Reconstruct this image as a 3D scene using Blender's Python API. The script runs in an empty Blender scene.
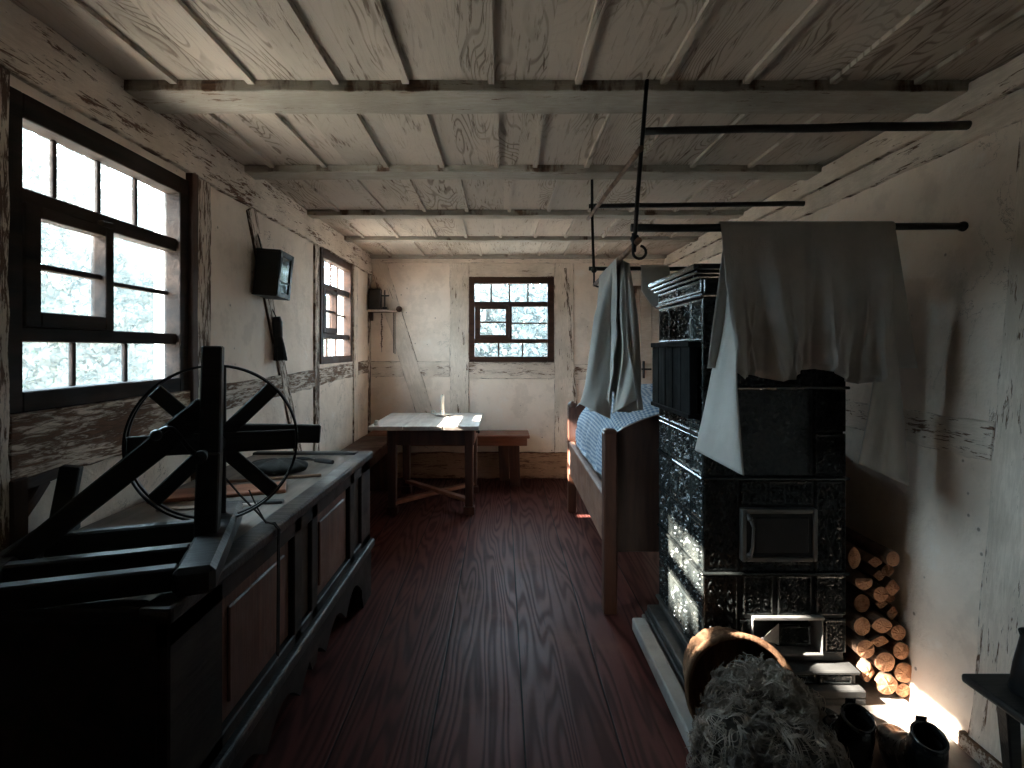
import bpy, bmesh, math, random
from math import sin, cos, pi, radians, sqrt, atan2, exp
from mathutils import Vector, Matrix, noise

SC = bpy.context.scene
COL = SC.collection
random.seed(7)
V = Vector

# ---------------------------------------------------------------- camera
CAMZ, F = 1.29, 558.0
def px(x, y, d):
    """point of the room that the photograph shows at pixel x, y when it lies d metres from the camera plane"""
    return V(((x - 503) * d / F, d, CAMZ - (y - 349) * d / F))
cd = bpy.data.cameras.new('camera')
cd.sensor_width = 36; cd.lens = F / 1024 * 36
cd.shift_x = 9 / 1024; cd.shift_y = -35 / 1024
cd.clip_start = 0.02
cam = bpy.data.objects.new('camera', cd); COL.objects.link(cam)
cam.location = (0, 0, CAMZ); cam.rotation_euler = (pi / 2, 0, 0)
SC.camera = cam

# ---------------------------------------------------------------- materials
class NT:
    def __init__(s, name):
        s.m = bpy.data.materials.new(name); s.m.use_nodes = True
        s.t = s.m.node_tree; s.t.nodes.clear()
        s.out = s.t.nodes.new('ShaderNodeOutputMaterial')
    def n(s, typ, ins=None, **props):
        nd = s.t.nodes.new('ShaderNode' + typ)
        for k, v in props.items(): setattr(nd, k, v)
        for k, v in (ins or {}).items(): s.put(nd.inputs[k], v)
        return nd
    def put(s, sock, v):
        if isinstance(v, bpy.types.NodeSocket): s.t.links.new(v, sock)
        elif isinstance(v, bpy.types.Node): s.t.links.new(v.outputs[0], sock)
        else:
            if sock.type == 'RGBA' and len(v) == 3: v = (*v, 1)
            sock.default_value = v
    def math(s, op, a, b=0.0, c=0.0, clamp=False):
        nd = s.t.nodes.new('ShaderNodeMath'); nd.operation = op; nd.use_clamp = clamp
        s.put(nd.inputs[0], a); s.put(nd.inputs[1], b); s.put(nd.inputs[2], c)
        return nd.outputs[0]
    def mix(s, f, a, b):
        nd = s.t.nodes.new('ShaderNodeMix'); nd.data_type = 'RGBA'
        s.put(nd.inputs[0], f); s.put(nd.inputs[6], a); s.put(nd.inputs[7], b)
        return nd.outputs[2]
    def ramp(s, f, lo, hi, a=0.0, b=1.0):
        nd = s.t.nodes.new('ShaderNodeMapRange'); nd.interpolation_type = 'SMOOTHSTEP'
        for i, v in enumerate((f, lo, hi, a, b)): s.put(nd.inputs[i], v)
        return nd.outputs[0]
    def noise(s, vec, scale, detail=4.0, rough=0.55, dist=0.0):
        return s.n('TexNoise', {'Vector': vec, 'Scale': scale, 'Detail': detail, 'Roughness': rough, 'Distortion': dist}).outputs[0]
    def vscale(s, vec, sc):
        nd = s.t.nodes.new('ShaderNodeVectorMath'); nd.operation = 'MULTIPLY'
        s.put(nd.inputs[0], vec); s.put(nd.inputs[1], sc); return nd.outputs[0]
    def vadd(s, a, b):
        nd = s.t.nodes.new('ShaderNodeVectorMath'); nd.operation = 'ADD'
        s.put(nd.inputs[0], a); s.put(nd.inputs[1], b); return nd.outputs[0]
    def sep(s, v): return s.n('SeparateXYZ', {0: v}).outputs
    def bump(s, h, strength=0.3, dist=0.01):
        return s.n('Bump', {'Height': h, 'Strength': strength, 'Distance': dist}).outputs[0]
    def bsdf(s, color, rough=0.6, **kw):
        b = s.n('BsdfPrincipled', {'Base Color': color, 'Roughness': rough})
        for k, v in kw.items(): s.put(b.inputs[k.replace('_', ' ')], v)
        s.t.links.new(b.outputs[0], s.out.inputs[0]); return b
    def obj(s):
        """object coordinates, shifted per object"""
        o = s.n('TexCoord').outputs['Object']
        r = s.n('ObjectInfo').outputs['Random']
        off = s.math('MULTIPLY', r, 37.0)
        cb = s.n('CombineXYZ', {0: off, 1: off, 2: off})
        return s.vadd(o, cb.outputs[0])
    def pos(s): return s.n('NewGeometry').outputs['Position']

def mat_plaster(name, base=(.88, .745, .63)):
    k = NT(name); p = k.pos()
    big = k.noise(p, 1.3, 5, .6); mid = k.noise(p, 6, 6, .65); fine = k.noise(p, 45, 4, .6)
    c = k.mix(k.ramp(big, .35, .7), base, (base[0] * .80, base[1] * .78, base[2] * .76))
    c = k.mix(k.ramp(mid, .50, .38, 0, .35), c, (base[0] * .66, base[1] * .63, base[2] * .60)); c = k.mix(k.ramp(mid, .56, .74, 0, .5), c, (.88, .83, .77))
    spk = k.n('TexVoronoi', {'Vector': p, 'Scale': 9.0}).outputs['Distance']
    c = k.mix(k.ramp(spk, .035, .075, .75, 0), c, (.16, .12, .10))
    crack = k.noise(k.vscale(p, (2.2, 2.2, 2.2)), 1.2, 8, .7, 1.2)
    ln = k.math('ABSOLUTE', k.math('SUBTRACT', crack, .5))
    c = k.mix(k.math('MULTIPLY', k.ramp(ln, 0, .006, 1, 0), k.ramp(big, .52, .62)), c, (.2, .15, .12))
    h = k.math('ADD', k.math('MULTIPLY', mid, 1.0), k.math('MULTIPLY', fine, .25))
    k.bsdf(c, .93, Normal=k.bump(h, .45, .02), Specular_IOR_Level=.15)
    return k.m

def mat_painted(name, paint=(.85, .73, .62), bare=(.075, .045, .03), peel=.50, edge=.93, pw=.05):
    """old lime paint on timber: flakes off in streaks along the length (local X) and along the long edges"""
    k = NT(name); o = k.obj()
    g = k.n('TexCoord').outputs['Generated']
    st = k.noise(k.vscale(o, (12, 95, 95)), 1.0, 8, .72, .6)
    patch = k.noise(k.vscale(o, (1.6, 8, 8)), 1.8, 6, .62)
    m = k.math('ADD', k.math('MULTIPLY', st, .60), k.math('MULTIPLY', patch, .40))
    mask = k.ramp(m, peel, peel + pw)
    e = k.math('ABSOLUTE', k.math('SUBTRACT', k.sep(g)[2], .5)); e = k.math('MULTIPLY', e, 2.0)
    wob = k.noise(k.vscale(o, (9, 3, 3)), 1.0, 5, .65)
    e = k.math('ADD', e, k.math('MULTIPLY', k.math('SUBTRACT', wob, .5), .42))
    mask = k.math('MAXIMUM', mask, k.ramp(e, edge, edge + .07))
    tint = k.noise(o, 3.0, 5, .6)
    pc = k.mix(k.ramp(tint, .35, .7), paint, (paint[0] * .72, paint[1] * .70, paint[2] * .67))
    pc = k.mix(k.ramp(st, .62, .40, 0, .35), pc, (paint[0] * .55, paint[1] * .5, paint[2] * .45))
    bc = k.mix(k.ramp(st, .35, .75), bare, (bare[0] * 2.6, bare[1] * 2.4, bare[2] * 2.2))
    c = k.mix(mask, pc, bc)
    h = k.math('SUBTRACT', k.math('MULTIPLY', st, .5), k.math('MULTIPLY', mask, .5))
    k.bsdf(c, .85, Normal=k.bump(h, .6, .012), Specular_IOR_Level=.2)
    return k.m

def mat_wood(name, c1, c2, rough=.5, scale=1.0, axis=0, bump=.25, spec=.4, coat=0.0):
    k = NT(name); o = k.obj()
    s = [14, 14, 14]; s[axis] = 1.6
    st = k.noise(k.vscale(o, tuple(v * scale for v in s)), 1.0, 6, .62, .5)
    s2 = [40, 40, 40]; s2[axis] = 2.5
    f = k.noise(k.vscale(o, tuple(v * scale for v in s2)), 1.6, 4, .6)
    c = k.mix(k.ramp(st, .32, .70), c1, c2)
    c = k.mix(k.ramp(f, .60, .74, 0, .55), c, tuple(v * .45 for v in c1))
    w = k.noise(o, 5.0, 4, .6)
    r = k.ramp(w, .3, .7, max(.05, rough - .1), min(1, rough + .14))
    k.bsdf(c, r, Normal=k.bump(k.math('ADD', st, f), bump, .006), Specular_IOR_Level=spec, Coat_Weight=coat)
    return k.m

def mat_plain(name, c, rough=.5, metal=0.0, spec=.5, var=.25, bump=.15, bscale=30):
    k = NT(name); o = k.obj()
    a = k.noise(o, 7.0, 5, .6); b = k.noise(o, bscale, 4, .6)
    cc = k.mix(k.ramp(a, .35, .7), c, tuple(v * (1 - var) for v in c))
    k.bsdf(cc, k.ramp(b, .3, .7, max(.05, rough - .1), min(1, rough + .12)), Metallic=metal, Specular_IOR_Level=spec,
           Normal=k.bump(b, bump, .004))
    return k.m

def mat_floor():
    k = NT('old_red_brown_floorboards'); p = k.pos(); x, y, z = k.sep(p)
    u = k.math('DIVIDE', k.math('SUBTRACT', x, .07), .31)
    u = k.math('ADD', u, k.math('MULTIPLY', k.math('SUBTRACT', y, 2.0), .004))
    idx = k.math('FLOOR', u); fr = k.math('FRACT', u)
    rnd = k.n('TexWhiteNoise', {'W': idx}, noise_dimensions='1D').outputs[0]
    off = k.math('MULTIPLY', idx, 7.31)
    pv = k.n('CombineXYZ', {0: k.math('ADD', x, off), 1: k.math('ADD', y, off), 2: 0.0}).outputs[0]
    field = k.noise(k.vscale(pv, (5.5, .42, 1)), 1.0, 2.2, .42, .15)
    rings = k.math('FRACT', k.math('MULTIPLY', field, 19.0))
    line = k.ramp(k.math('ABSOLUTE', k.math('SUBTRACT', rings, .5)), .02, .40)
    fine = k.noise(k.vscale(pv, (70, 4, 1)), 1.0, 4, .6)
    c = k.mix(line, (.042, .0135, .012), (.090, .029, .024))
    c = k.mix(k.ramp(rnd, 0, 1, 0, .45), c, (.05, .017, .012))
    c = k.mix(k.ramp(fine, .55, .72, 0, .5), c, (.022, .008, .006))
    wear = k.noise(p, 2.3, 5, .6)
    c = k.mix(k.ramp(wear, .5, .75, 0, .35), c, (.15, .075, .055))
    seam = k.ramp(k.math('ABSOLUTE', k.math('SUBTRACT', fr, .5)), .485, .495)
    c = k.mix(seam, c, (.004, .002, .002))
    r = k.ramp(k.math('ADD', k.math('MULTIPLY', line, -.3), wear), .1, .7, .44, .62)
    h = k.math('SUBTRACT', k.math('ADD', k.math('MULTIPLY', line, .35), k.math('MULTIPLY', fine, .15)), k.math('MULTIPLY', seam, 1.5))
    k.bsdf(c, r, Normal=k.bump(h, .22, .004), Specular_IOR_Level=.06, Specular_Tint=(.9, .5, .45, 1))
    return k.m

def mat_ceiling():
    k = NT('painted_ceiling_boards'); p = k.pos(); x, y, z = k.sep(p)
    idx = k.math('FLOOR', k.math('DIVIDE', k.math('ADD', x, k.math('MULTIPLY', k.math('FLOOR', k.math('DIVIDE', k.math('ADD', y, .72), .893)), .07)), .285))
    bay = k.math('FLOOR', k.math('DIVIDE', k.math('ADD', y, .72), .893))
    seed = k.math('ADD', idx, k.math('MULTIPLY', bay, 13.7))
    rnd = k.n('TexWhiteNoise', {'W': seed}, noise_dimensions='1D').outputs[0]
    off = k.math('MULTIPLY', seed, 5.77)
    pv = k.n('CombineXYZ', {0: k.math('ADD', x, off), 1: k.math('ADD', y, off), 2: 0.0}).outputs[0]
    field = k.noise(k.vscale(pv, (4.0, .75, 1)), 1.0, 2.0, .4, .2)
    rings = k.math('FRACT', k.math('MULTIPLY', field, 44.0))
    line = k.ramp(k.math('ABSOLUTE', k.math('SUBTRACT', rings, .5)), .30, .46)
    patch = k.noise(k.vscale(pv, (3, .8, 1)), 1.3, 4, .6)
    fine = k.noise(k.vscale(pv, (60, 5, 1)), 1.0, 5, .65)
    mask = k.math('MULTIPLY', line, k.ramp(k.math('ADD', patch, k.math('MULTIPLY', k.math('SUBTRACT', rnd, .5), .18)), .48, .64, .05, .62))
    mask = k.math('MAXIMUM', mask, k.math('MULTIPLY', k.ramp(fine, .54, .66), k.ramp(patch, .42, .60, .25, .95)))
    paint = k.mix(rnd, (.46, .40, .335), (.575, .49, .41))
    paint = k.mix(k.ramp(patch, .4, .7, 0, .5), paint, (.34, .29, .24))
    c = k.mix(mask, paint, (.10, .062, .04))
    h = k.math('SUBTRACT', k.math('MULTIPLY', fine, .3), k.math('MULTIPLY', mask, .5))
    k.bsdf(c, .85, Normal=k.bump(h, .5, .008), Specular_IOR_Level=.2)
    return k.m

def mat_cloth(name, c, trans=.25, weave=260.0):
    k = NT(name); o = k.n('TexCoord').outputs['Object']
    a = k.noise(o, 5, 5, .6); w = k.noise(o, weave, 2, .5); wr = k.noise(k.vscale(o, (18, 18, 7)), 1.0, 4, .55)
    cc = k.mix(k.ramp(a, .35, .7), c, tuple(v * .82 for v in c))
    nrm = k.bump(k.math('ADD', k.math('MULTIPLY', wr, 1.0), k.math('MULTIPLY', w, .15)), .35, .012)
    d = k.n('BsdfDiffuse', {'Color': cc, 'Normal': nrm}); t = k.n('BsdfTranslucent', {'Color': cc, 'Normal': nrm})
    mx = k.n('MixShader', {0: trans, 1: d, 2: t}); k.t.links.new(mx.outputs[0], k.out.inputs[0])
    return k.m

def mat_gingham():
    k = NT('blue_and_white_checked_cotton'); uv = k.n('TexCoord').outputs['UV']
    x, y, z = k.sep(uv)
    def st(v): return k.ramp(k.math('ABSOLUTE', k.math('SUBTRACT', k.math('FRACT', k.math('MULTIPLY', v, 1 / .019)), .5)), .21, .27)
    a, b = st(x), st(y)
    s = k.math('MULTIPLY', k.math('ADD', a, b), .5)
    c = k.mix(s, (.60, .66, .71), (.14, .23, .36))
    k.bsdf(c, .9, Specular_IOR_Level=.1)
    return k.m

def mat_glass():
    """old window glass: lets the daylight through, with a film of dust, streaks and a faint surface reflection"""
    k = NT('dusty_window_glass'); o = k.obj()
    a = k.noise(o, 9, 6, .65); b = k.noise(k.vscale(o, (30, 30, 6)), 1.0, 6, .7); s = k.noise(o, 70, 4, .7)
    dirt = k.math('ADD', k.ramp(a, .45, .75, .01, .04), k.math('ADD', k.ramp(b, .58, .75, 0, .03), k.ramp(s, .60, .72, 0, .06)))
    tr = k.n('BsdfTransparent', {'Color': (.985, .99, .99)})
    tl = k.n('BsdfTranslucent', {'Color': (.75, .80, .80)})
    gl = k.n('BsdfGlossy', {'Color': (1, 1, 1), 'Roughness': .04})
    m1 = k.n('MixShader', {0: dirt, 1: tr, 2: tl})
    m2 = k.n('MixShader', {0: .045, 1: m1, 2: gl}); k.t.links.new(m2.outputs[0], k.out.inputs[0])
    return k.m

def mat_cut():
    k = NT('sawn_log_end'); o = k.n('TexCoord').outputs['Object']
    x, y, z = k.sep(o); r = k.math('SQRT', k.math('ADD', k.math('MULTIPLY', x, x), k.math('MULTIPLY', z, z)))
    w = k.noise(k.obj(), 14, 4, .6)
    ring = k.math('FRACT', k.math('ADD', k.math('MULTIPLY', r, 120.0), k.math('MULTIPLY', w, 2.0)))
    c = k.mix(ring, (.40, .185, .095), (.51, .265, .145))
    c = k.mix(k.ramp(w, .5, .72, 0, .6), c, (.27, .115, .055))
    sp = k.noise(k.obj(), 90, 3, .6); c = k.mix(k.ramp(sp, .62, .70, 0, .6), c, (.16, .07, .035))
    k.bsdf(c, .85, Normal=k.bump(sp, .3, .004)); return k.m

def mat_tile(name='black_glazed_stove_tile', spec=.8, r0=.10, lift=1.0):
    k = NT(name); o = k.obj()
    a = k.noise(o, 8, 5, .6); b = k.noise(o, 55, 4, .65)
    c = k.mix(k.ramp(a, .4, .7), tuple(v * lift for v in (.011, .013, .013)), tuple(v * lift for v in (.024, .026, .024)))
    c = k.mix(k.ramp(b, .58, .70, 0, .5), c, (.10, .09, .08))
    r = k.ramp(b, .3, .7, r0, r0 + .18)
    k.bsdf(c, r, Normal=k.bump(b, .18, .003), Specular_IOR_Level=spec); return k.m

def mat_leaf(name, c):
    k = NT(name); r = k.noise(k.pos(), 2.0, 3, .6)
    cc = k.mix(k.ramp(r, .3, .7), c, tuple(v * .6 for v in c))
    d = k.n('BsdfDiffuse', {'Color': cc}); t = k.n('BsdfTranslucent', {'Color': cc})
    mx = k.n('MixShader', {0: .4, 1: d, 2: t}); k.t.links.new(mx.outputs[0], k.out.inputs[0]); return k.m

M = {}
M['plaster'] = mat_plaster('whitewashed_plaster')
M['paint'] = mat_painted('flaking_white_paint', peel=.555)
M['paint_worn'] = mat_painted('worn_white_paint_on_oak', peel=.475, edge=.90, pw=.05, bare=(.065, .040, .028))
M['paint_sill'] = mat_painted('mostly_bare_painted_oak', peel=.44, edge=.9, bare=(.085, .050, .033), pw=.10)
M['paint_some'] = mat_painted('white_paint_flaking_in_places', peel=.525, edge=.93, bare=(.075, .042, .028))
M['sill_bounce'] = mat_painted('worn_sill_paint_tinted_by_bounce', paint=(.44, .27, .18), peel=.50, edge=.88, bare=(.07, .035, .022), pw=.08)  # brown tint stands in for warm floor bounce; the flaking is wear
M['paint_beam'] = mat_painted('flaking_white_paint_on_ceiling_beam', paint=(.47, .43, .37), peel=.57, edge=.95)
M['bare'] = mat_wood('bare_dark_oak', (.035, .018, .012), (.095, .045, .028), .7)
M['frame'] = mat_wood('dark_brown_window_paint', (.035, .017, .011), (.075, .034, .020), .6, spec=.2)
M['frame_dark'] = mat_wood('near_black_window_paint', (.016, .011, .009), (.036, .022, .016), .75, spec=.12)
M['black_wood'] = mat_wood('blackened_oak', (.011, .010, .010), (.030, .027, .025), .45, bump=.3, spec=.3)
M['chest'] = mat_wood('dark_stained_chest_wood', (.011, .009, .008), (.026, .019, .016), .55, axis=1, spec=.15)
M['chest_top'] = mat_wood('grey_worn_chest_top', (.10, .082, .068), (.20, .165, .14), .6, axis=1)
M['chest_panel'] = mat_wood('faded_red_brown_panel_paint', (.062, .022, .013), (.125, .047, .028), .55, axis=2)
M['table_top'] = mat_wood('scrubbed_grey_table_top', (.34, .28, .24), (.50, .43, .38), .45, axis=1)
M['table'] = mat_wood('dark_red_brown_table_wood', (.034, .012, .008), (.085, .030, .018), .45, axis=2)
M['bench'] = mat_wood('red_brown_bench_wood', (.17, .060, .030), (.28, .115, .065), .5)
M['bed'] = mat_wood('red_brown_bed_wood', (.048, .016, .009), (.105, .038, .021), .5, axis=2)
M['bed_shaded'] = mat_wood('shaded_brown_bed_board', (.028, .013, .009), (.062, .028, .018), .45, axis=2)  # bed wood darkened to put the footboard's shade into its colour
M['bed_side'] = mat_wood('lit_red_brown_bed_side', (.17, .085, .06), (.26, .145, .10), .5, axis=1)  # bed wood lightened to put the light on the side into its colour
M['iron'] = mat_plain('black_iron', (.022, .022, .023), .45, .6)
M['pole'] = mat_plain('smoke_blackened_pole', (.016, .013, .011), .6, bump=.3)
M['pole_brown'] = mat_wood('worn_brown_pole', (.10, .05, .03), (.26, .15, .09), .5)
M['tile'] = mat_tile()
M['tile_side'] = mat_tile('dusty_sunlit_black_stove_tile', lift=1.7)  # same glaze, lightened so the sunlit side comes out whiter
M['tile_front'] = mat_tile('shaded_black_glazed_stove_tile', .38, .2, .7)  # same glaze, darkened and dulled to paint shade on the stove front
M['stove'] = mat_plain('black_stove_joint', (.007, .008, .008), .5)
M['plinth'] = mat_plain('ash_dusted_black_plinth', (.055, .053, .05), .6, var=.6)
M['shutter'] = mat_wood('soot_black_boards', (.005, .005, .005), (.012, .011, .011), .7, axis=2, spec=.08)
M['ash'] = mat_plain('ash_white_stove_ledge', (.20, .19, .18), .65, var=.5)
M['stone'] = mat_plain('pale_grey_hearth_stone', (.27, .235, .205), .75, var=.35, bump=.35)
M['curb'] = mat_plain('grey_painted_curb', (.36, .345, .325), .6, var=.25)
M['shirt'] = mat_cloth('unbleached_linen', (.56, .53, .49), .05)
M['gingham'] = mat_gingham()
M['ticking'] = mat_cloth('white_mattress_ticking', (.55, .52, .48), .05)
M['wicker'] = mat_wood('split_wood_basket', (.10, .05, .028), (.25, .14, .08), .8, scale=1.8, axis=2, bump=.9, spec=.1)
M['wool'] = mat_plain('gap_shaded_fleece_core', (.13, .112, .095), .95, var=.5, spec=.1)  # core darkened to paint shade into the gaps between locks
M['wool_locks'] = mat_plain('grey_brown_wool_locks', (.33, .27, .22), .8, var=.8, spec=.25)
M['wool_light'] = mat_plain('pale_fleece_locks', (.42, .36, .30), .95, var=.5, spec=.1)
M['leather'] = mat_plain('polished_black_leather', (.006, .0065, .007), .22, spec=.7, var=.3, bump=.10, bscale=12)
M['leather_in'] = mat_plain('black_boot_lining', (.010, .009, .009), .8)
M['bark'] = mat_wood('log_bark', (.09, .05, .03), (.19, .11, .07), .9, bump=.8)
M['cut'] = mat_cut()
M['glass'] = mat_glass()
M['lantern_glass'] = mat_plain('lantern_glass', (.02, .022, .022), .05, spec=1.0, var=0, bump=.0)
M['ceramic'] = mat_plain('white_glazed_ceramic', (.62, .60, .57), .25, var=.05, bump=.02)
M['wax'] = mat_plain('white_candle_wax', (.68, .64, .56), .45, var=.05, bump=.02)
M['twine'] = mat_plain('dark_twine', (.02, .017, .014), .8)
M['steel'] = mat_plain('worn_grey_steel', (.16, .15, .14), .4, .7)
M['floor'] = mat_floor()
M['ceiling'] = mat_ceiling()
M['door'] = mat_painted('pale_painted_door_boards', paint=(.56, .46, .38), peel=.60)
M['grass'] = mat_plain('pale_gravel_yard', (.40, .34, .285), .9, spec=.1)
M['leaf_a'] = mat_leaf('pale_shrub_leaves', (.125, .13, .118))
M['leaf_b'] = mat_leaf('green_shrub_leaves', (.10, .108, .092))
M['leaf_h'] = mat_leaf('hedge_leaves', (.085, .105, .07))
M['roof'] = mat_wood('weathered_eave_boards', (.10, .08, .07), (.2, .17, .15), .8)

# ---------------------------------------------------------------- mesh building
MW = {}                                   # world matrix of every Empty / part, kept by name
class B:
    def __init__(s): s.v = []; s.f = []; s.uv = None
    def add(s, vs, fs):
        o = len(s.v); s.v += [V(a) for a in vs]; s.f += [tuple(i + o for i in f) for f in fs]; return s
    def box(s, x0, x1, y0, y1, z0, z1, m=None):
        vs = [V((x, y, z)) for z in (z0, z1) for y in (y0, y1) for x in (x0, x1)]
        if m: vs = [m @ a for a in vs]
        return s.add(vs, [(0, 2, 3, 1), (4, 5, 7, 6), (0, 1, 5, 4), (2, 6, 7, 3), (0, 4, 6, 2), (1, 3, 7, 5)])
    def beam(s, p0, p1, w, h, up=(0, 0, 1), w1=None, h1=None):
        p0, p1 = V(p0), V(p1); d = (p1 - p0).normalized(); up = V(up)
        r = d.cross(up).normalized(); u = r.cross(d)
        w1 = w if w1 is None else w1; h1 = h if h1 is None else h1
        vs = []
        for p, a, b in ((p0, w, h), (p1, w1, h1)):
            vs += [p - r * a / 2 - u * b / 2, p + r * a / 2 - u * b / 2, p + r * a / 2 + u * b / 2, p - r * a / 2 + u * b / 2]
        return s.add(vs, [(0, 1, 2, 3), (7, 6, 5, 4), (0, 4, 5, 1), (1, 5, 6, 2), (2, 6, 7, 3), (3, 7, 4, 0)])
    def tube(s, pts, r, n=8, cap=True, sx=1.0):
        pts = [V(p) for p in pts]; rr = r if isinstance(r, (list, tuple)) else [r] * len(pts)
        t = (pts[1] - pts[0]).normalized()
        a = V((0, 0, 1)) if abs(t.z) < .9 else V((1, 0, 0))
        u = t.cross(a).normalized(); vs = []
        for i, p in enumerate(pts):
            if 0 < i < len(pts) - 1: t2 = (pts[i + 1] - pts[i - 1])
            elif i == 0: t2 = pts[1] - pts[0]
            else: t2 = pts[i] - pts[i - 1]
            if t2.length > 1e-9: t = t2.normalized()
            u = (u - t * u.dot(t))
            u = u.normalized() if u.length > 1e-6 else t.orthogonal().normalized()
            w = t.cross(u)
            for j in range(n):
                an = 2 * pi * j / n
                vs.append(p + (u * cos(an) * sx + w * sin(an)) * rr[i])
        fs = []
        for i in range(len(pts) - 1):
            for j in range(n):
                k = (j + 1) % n
                fs.append((i * n + j, i * n + k, (i + 1) * n + k, (i + 1) * n + j))
        if cap:
            fs.append(tuple(range(n - 1, -1, -1))); fs.append(tuple((len(pts) - 1) * n + j for j in range(n)))
        return s.add(vs, fs)
    def lathe(s, prof, m=None, n=24, a0=0, a1=2 * pi):
        """prof: list of (r, z) about local z"""
        full = abs(a1 - a0 - 2 * pi) < 1e-6; nn = n if full else n + 1
        vs = []
        for r, z in prof:
            for j in range(nn):
                a = a0 + (a1 - a0) * j / n; p = V((r * cos(a), r * sin(a), z)); vs.append(m @ p if m else p)
        fs = []
        for i in range(len(prof) - 1):
            for j in range(n):
                k = (j + 1) % nn
                fs.append((i * nn + j, i * nn + k, (i + 1) * nn + k, (i + 1) * nn + j))
        return s.add(vs, fs)
    def prism(s, poly, d, m=None):
        """poly in local x,z; extruded along local y from 0 to d"""
        n = len(poly); vs = [V((x, 0, z)) for x, z in poly] + [V((x, d, z)) for x, z in poly]
        if m: vs = [m @ a for a in vs]
        return s.add(vs, [tuple(range(n)), tuple(range(2 * n - 1, n - 1, -1))] + [(i, i + n, (i + 1) % n + n, (i + 1) % n) for i in range(n)])
    def grid(s, fn, nu, nv, uvfn=None):
        o = len(s.v); vs = [V(fn(i / nu, j / nv)) for j in range(nv + 1) for i in range(nu + 1)]
        fs = [(j * (nu + 1) + i, j * (nu + 1) + i + 1, (j + 1) * (nu + 1) + i + 1, (j + 1) * (nu + 1) + i) for j in range(nv) for i in range(nu)]
        if uvfn:
            s.uv = s.uv or {}
            for j in range(nv + 1):
                for i in range(nu + 1): s.uv[o + j * (nu + 1) + i] = uvfn(i / nu, j / nv)
        return s.add(vs, fs)
    def build(s, name, mat, parent=None, world=True, bevel=0.0, smooth=False, subsurf=0, solid=0.0, fix=True, seg=1):
        me = bpy.data.meshes.new(name)
        vs = s.v
        if parent is not None and world:
            inv = MW[parent.name].inverted(); vs = [inv @ a for a in vs]
        me.from_pydata([tuple(a) for a in vs], [], s.f); me.update()
        if fix:
            bm = bmesh.new(); bm.from_mesh(me); bmesh.ops.recalc_face_normals(bm, faces=bm.faces); bm.to_mesh(me); bm.free()
        if s.uv:
            ul = me.uv_layers.new(name='UVMap')
            for lp in me.loops: ul.data[lp.index].uv = s.uv.get(lp.vertex_index, (0, 0))
        me.materials.append(M[mat] if isinstance(mat, str) else mat)
        if smooth: me.shade_smooth()
        o = bpy.data.objects.new(name, me); COL.objects.link(o)
        if parent is not None: o.parent = parent; MW[o.name] = MW[parent.name]
        else: MW[o.name] = Matrix.Identity(4)
        if bevel:
            b = o.modifiers.new('bevel', 'BEVEL'); b.width = bevel; b.segments = seg; b.limit_method = 'ANGLE'; b.angle_limit = radians(40)
        if solid:
            b = o.modifiers.new('solid', 'SOLIDIFY'); b.thickness = solid; b.offset = 0
        if subsurf:
            b = o.modifiers.new('sub', 'SUBSURF'); b.levels = subsurf; b.render_levels = subsurf
        return o

def tag(o, label, cat, group=None, kind=None):
    o['label'] = label; o['category'] = cat
    if group: o['group'] = group
    if kind: o['kind'] = kind
    return o
def thing(name, label, cat, loc=(0, 0, 0), rz=0.0, group=None):
    o = bpy.data.objects.new(name, None); COL.objects.link(o)
    o.location = loc; o.rotation_euler = (0, 0, rz); o.empty_display_size = .05
    MW[o.name] = Matrix.Translation(V(loc)) @ Matrix.Rotation(rz, 4, 'Z')
    return tag(o, label, cat, group)
def struct(o): o['kind'] = 'structure'; return o
def single(b, name, mat, label, cat, loc=None, group=None, **kw):
    """a thing that is one mesh, its origin at loc"""
    loc = V(loc) if loc is not None else V((sum((a.x for a in b.v)) / len(b.v), sum((a.y for a in b.v)) / len(b.v), min(a.z for a in b.v)))
    b.v = [a - loc for a in b.v]
    o = b.build(name, mat, **kw); o.location = loc; MW[o.name] = Matrix.Translation(loc)
    return tag(o, label, cat, group)
def rnoise(p, s=1.0): return noise.noise(V(p) * s)

# ================================================================ THE ROOM
XL, YB, ZC, YF = -1.33, 5.58, 2.22, -.45
RW0, RWS = 1.452, .188 / 2.2                # right wall: x at the floor and its lean
def xr(z): return RW0 + RWS * z

struct(B().box(-1.6, 2.0, YF - .2, YB + .2, -.12, 0).build('floor', 'floor'))

# ceiling with its cover strips, one set between each pair of beams
beams = [(1.93, 2.12, .038), (2.82, 2.95, .036), (3.73, 3.83, .036), (4.60, 4.69, .034), (5.49, 5.58, .034)]
cb = B().box(-1.6, 2.0, YF - .2, YB + .2, ZC, ZC + .12)
bays = [(YF, 1.93, [-1.14, -.87, -.58, -.335, -.04, .256, .55, .844, 1.138, 1.43]),
        (2.12, 2.82, [-1.16, -.9, -.586, -.308, -.03, .157, .425, .677, .955, 1.25]),
        (2.95, 3.73, [-1.1, -.8, -.52, -.24, .04, .3, .58, .85, 1.15, 1.4]),
        (3.83, 4.60, [-1.15, -.86, -.55, -.3, -.02, .27, .52, .82, 1.1, 1.38]),
        (4.69, 5.49, [-1.1, -.78, -.5, -.22, .06, .35, .6, .9, 1.2])]
rs = random.Random(3)
for y0, y1, xs in bays:
    for x in xs:
        k = rs.uniform(-.006, .006)
        cb.beam((x + k, y0, ZC - .007), (x - k, y1, ZC - .007), .024, .016)
struct(cb.build('ceiling', 'ceiling'))

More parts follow.
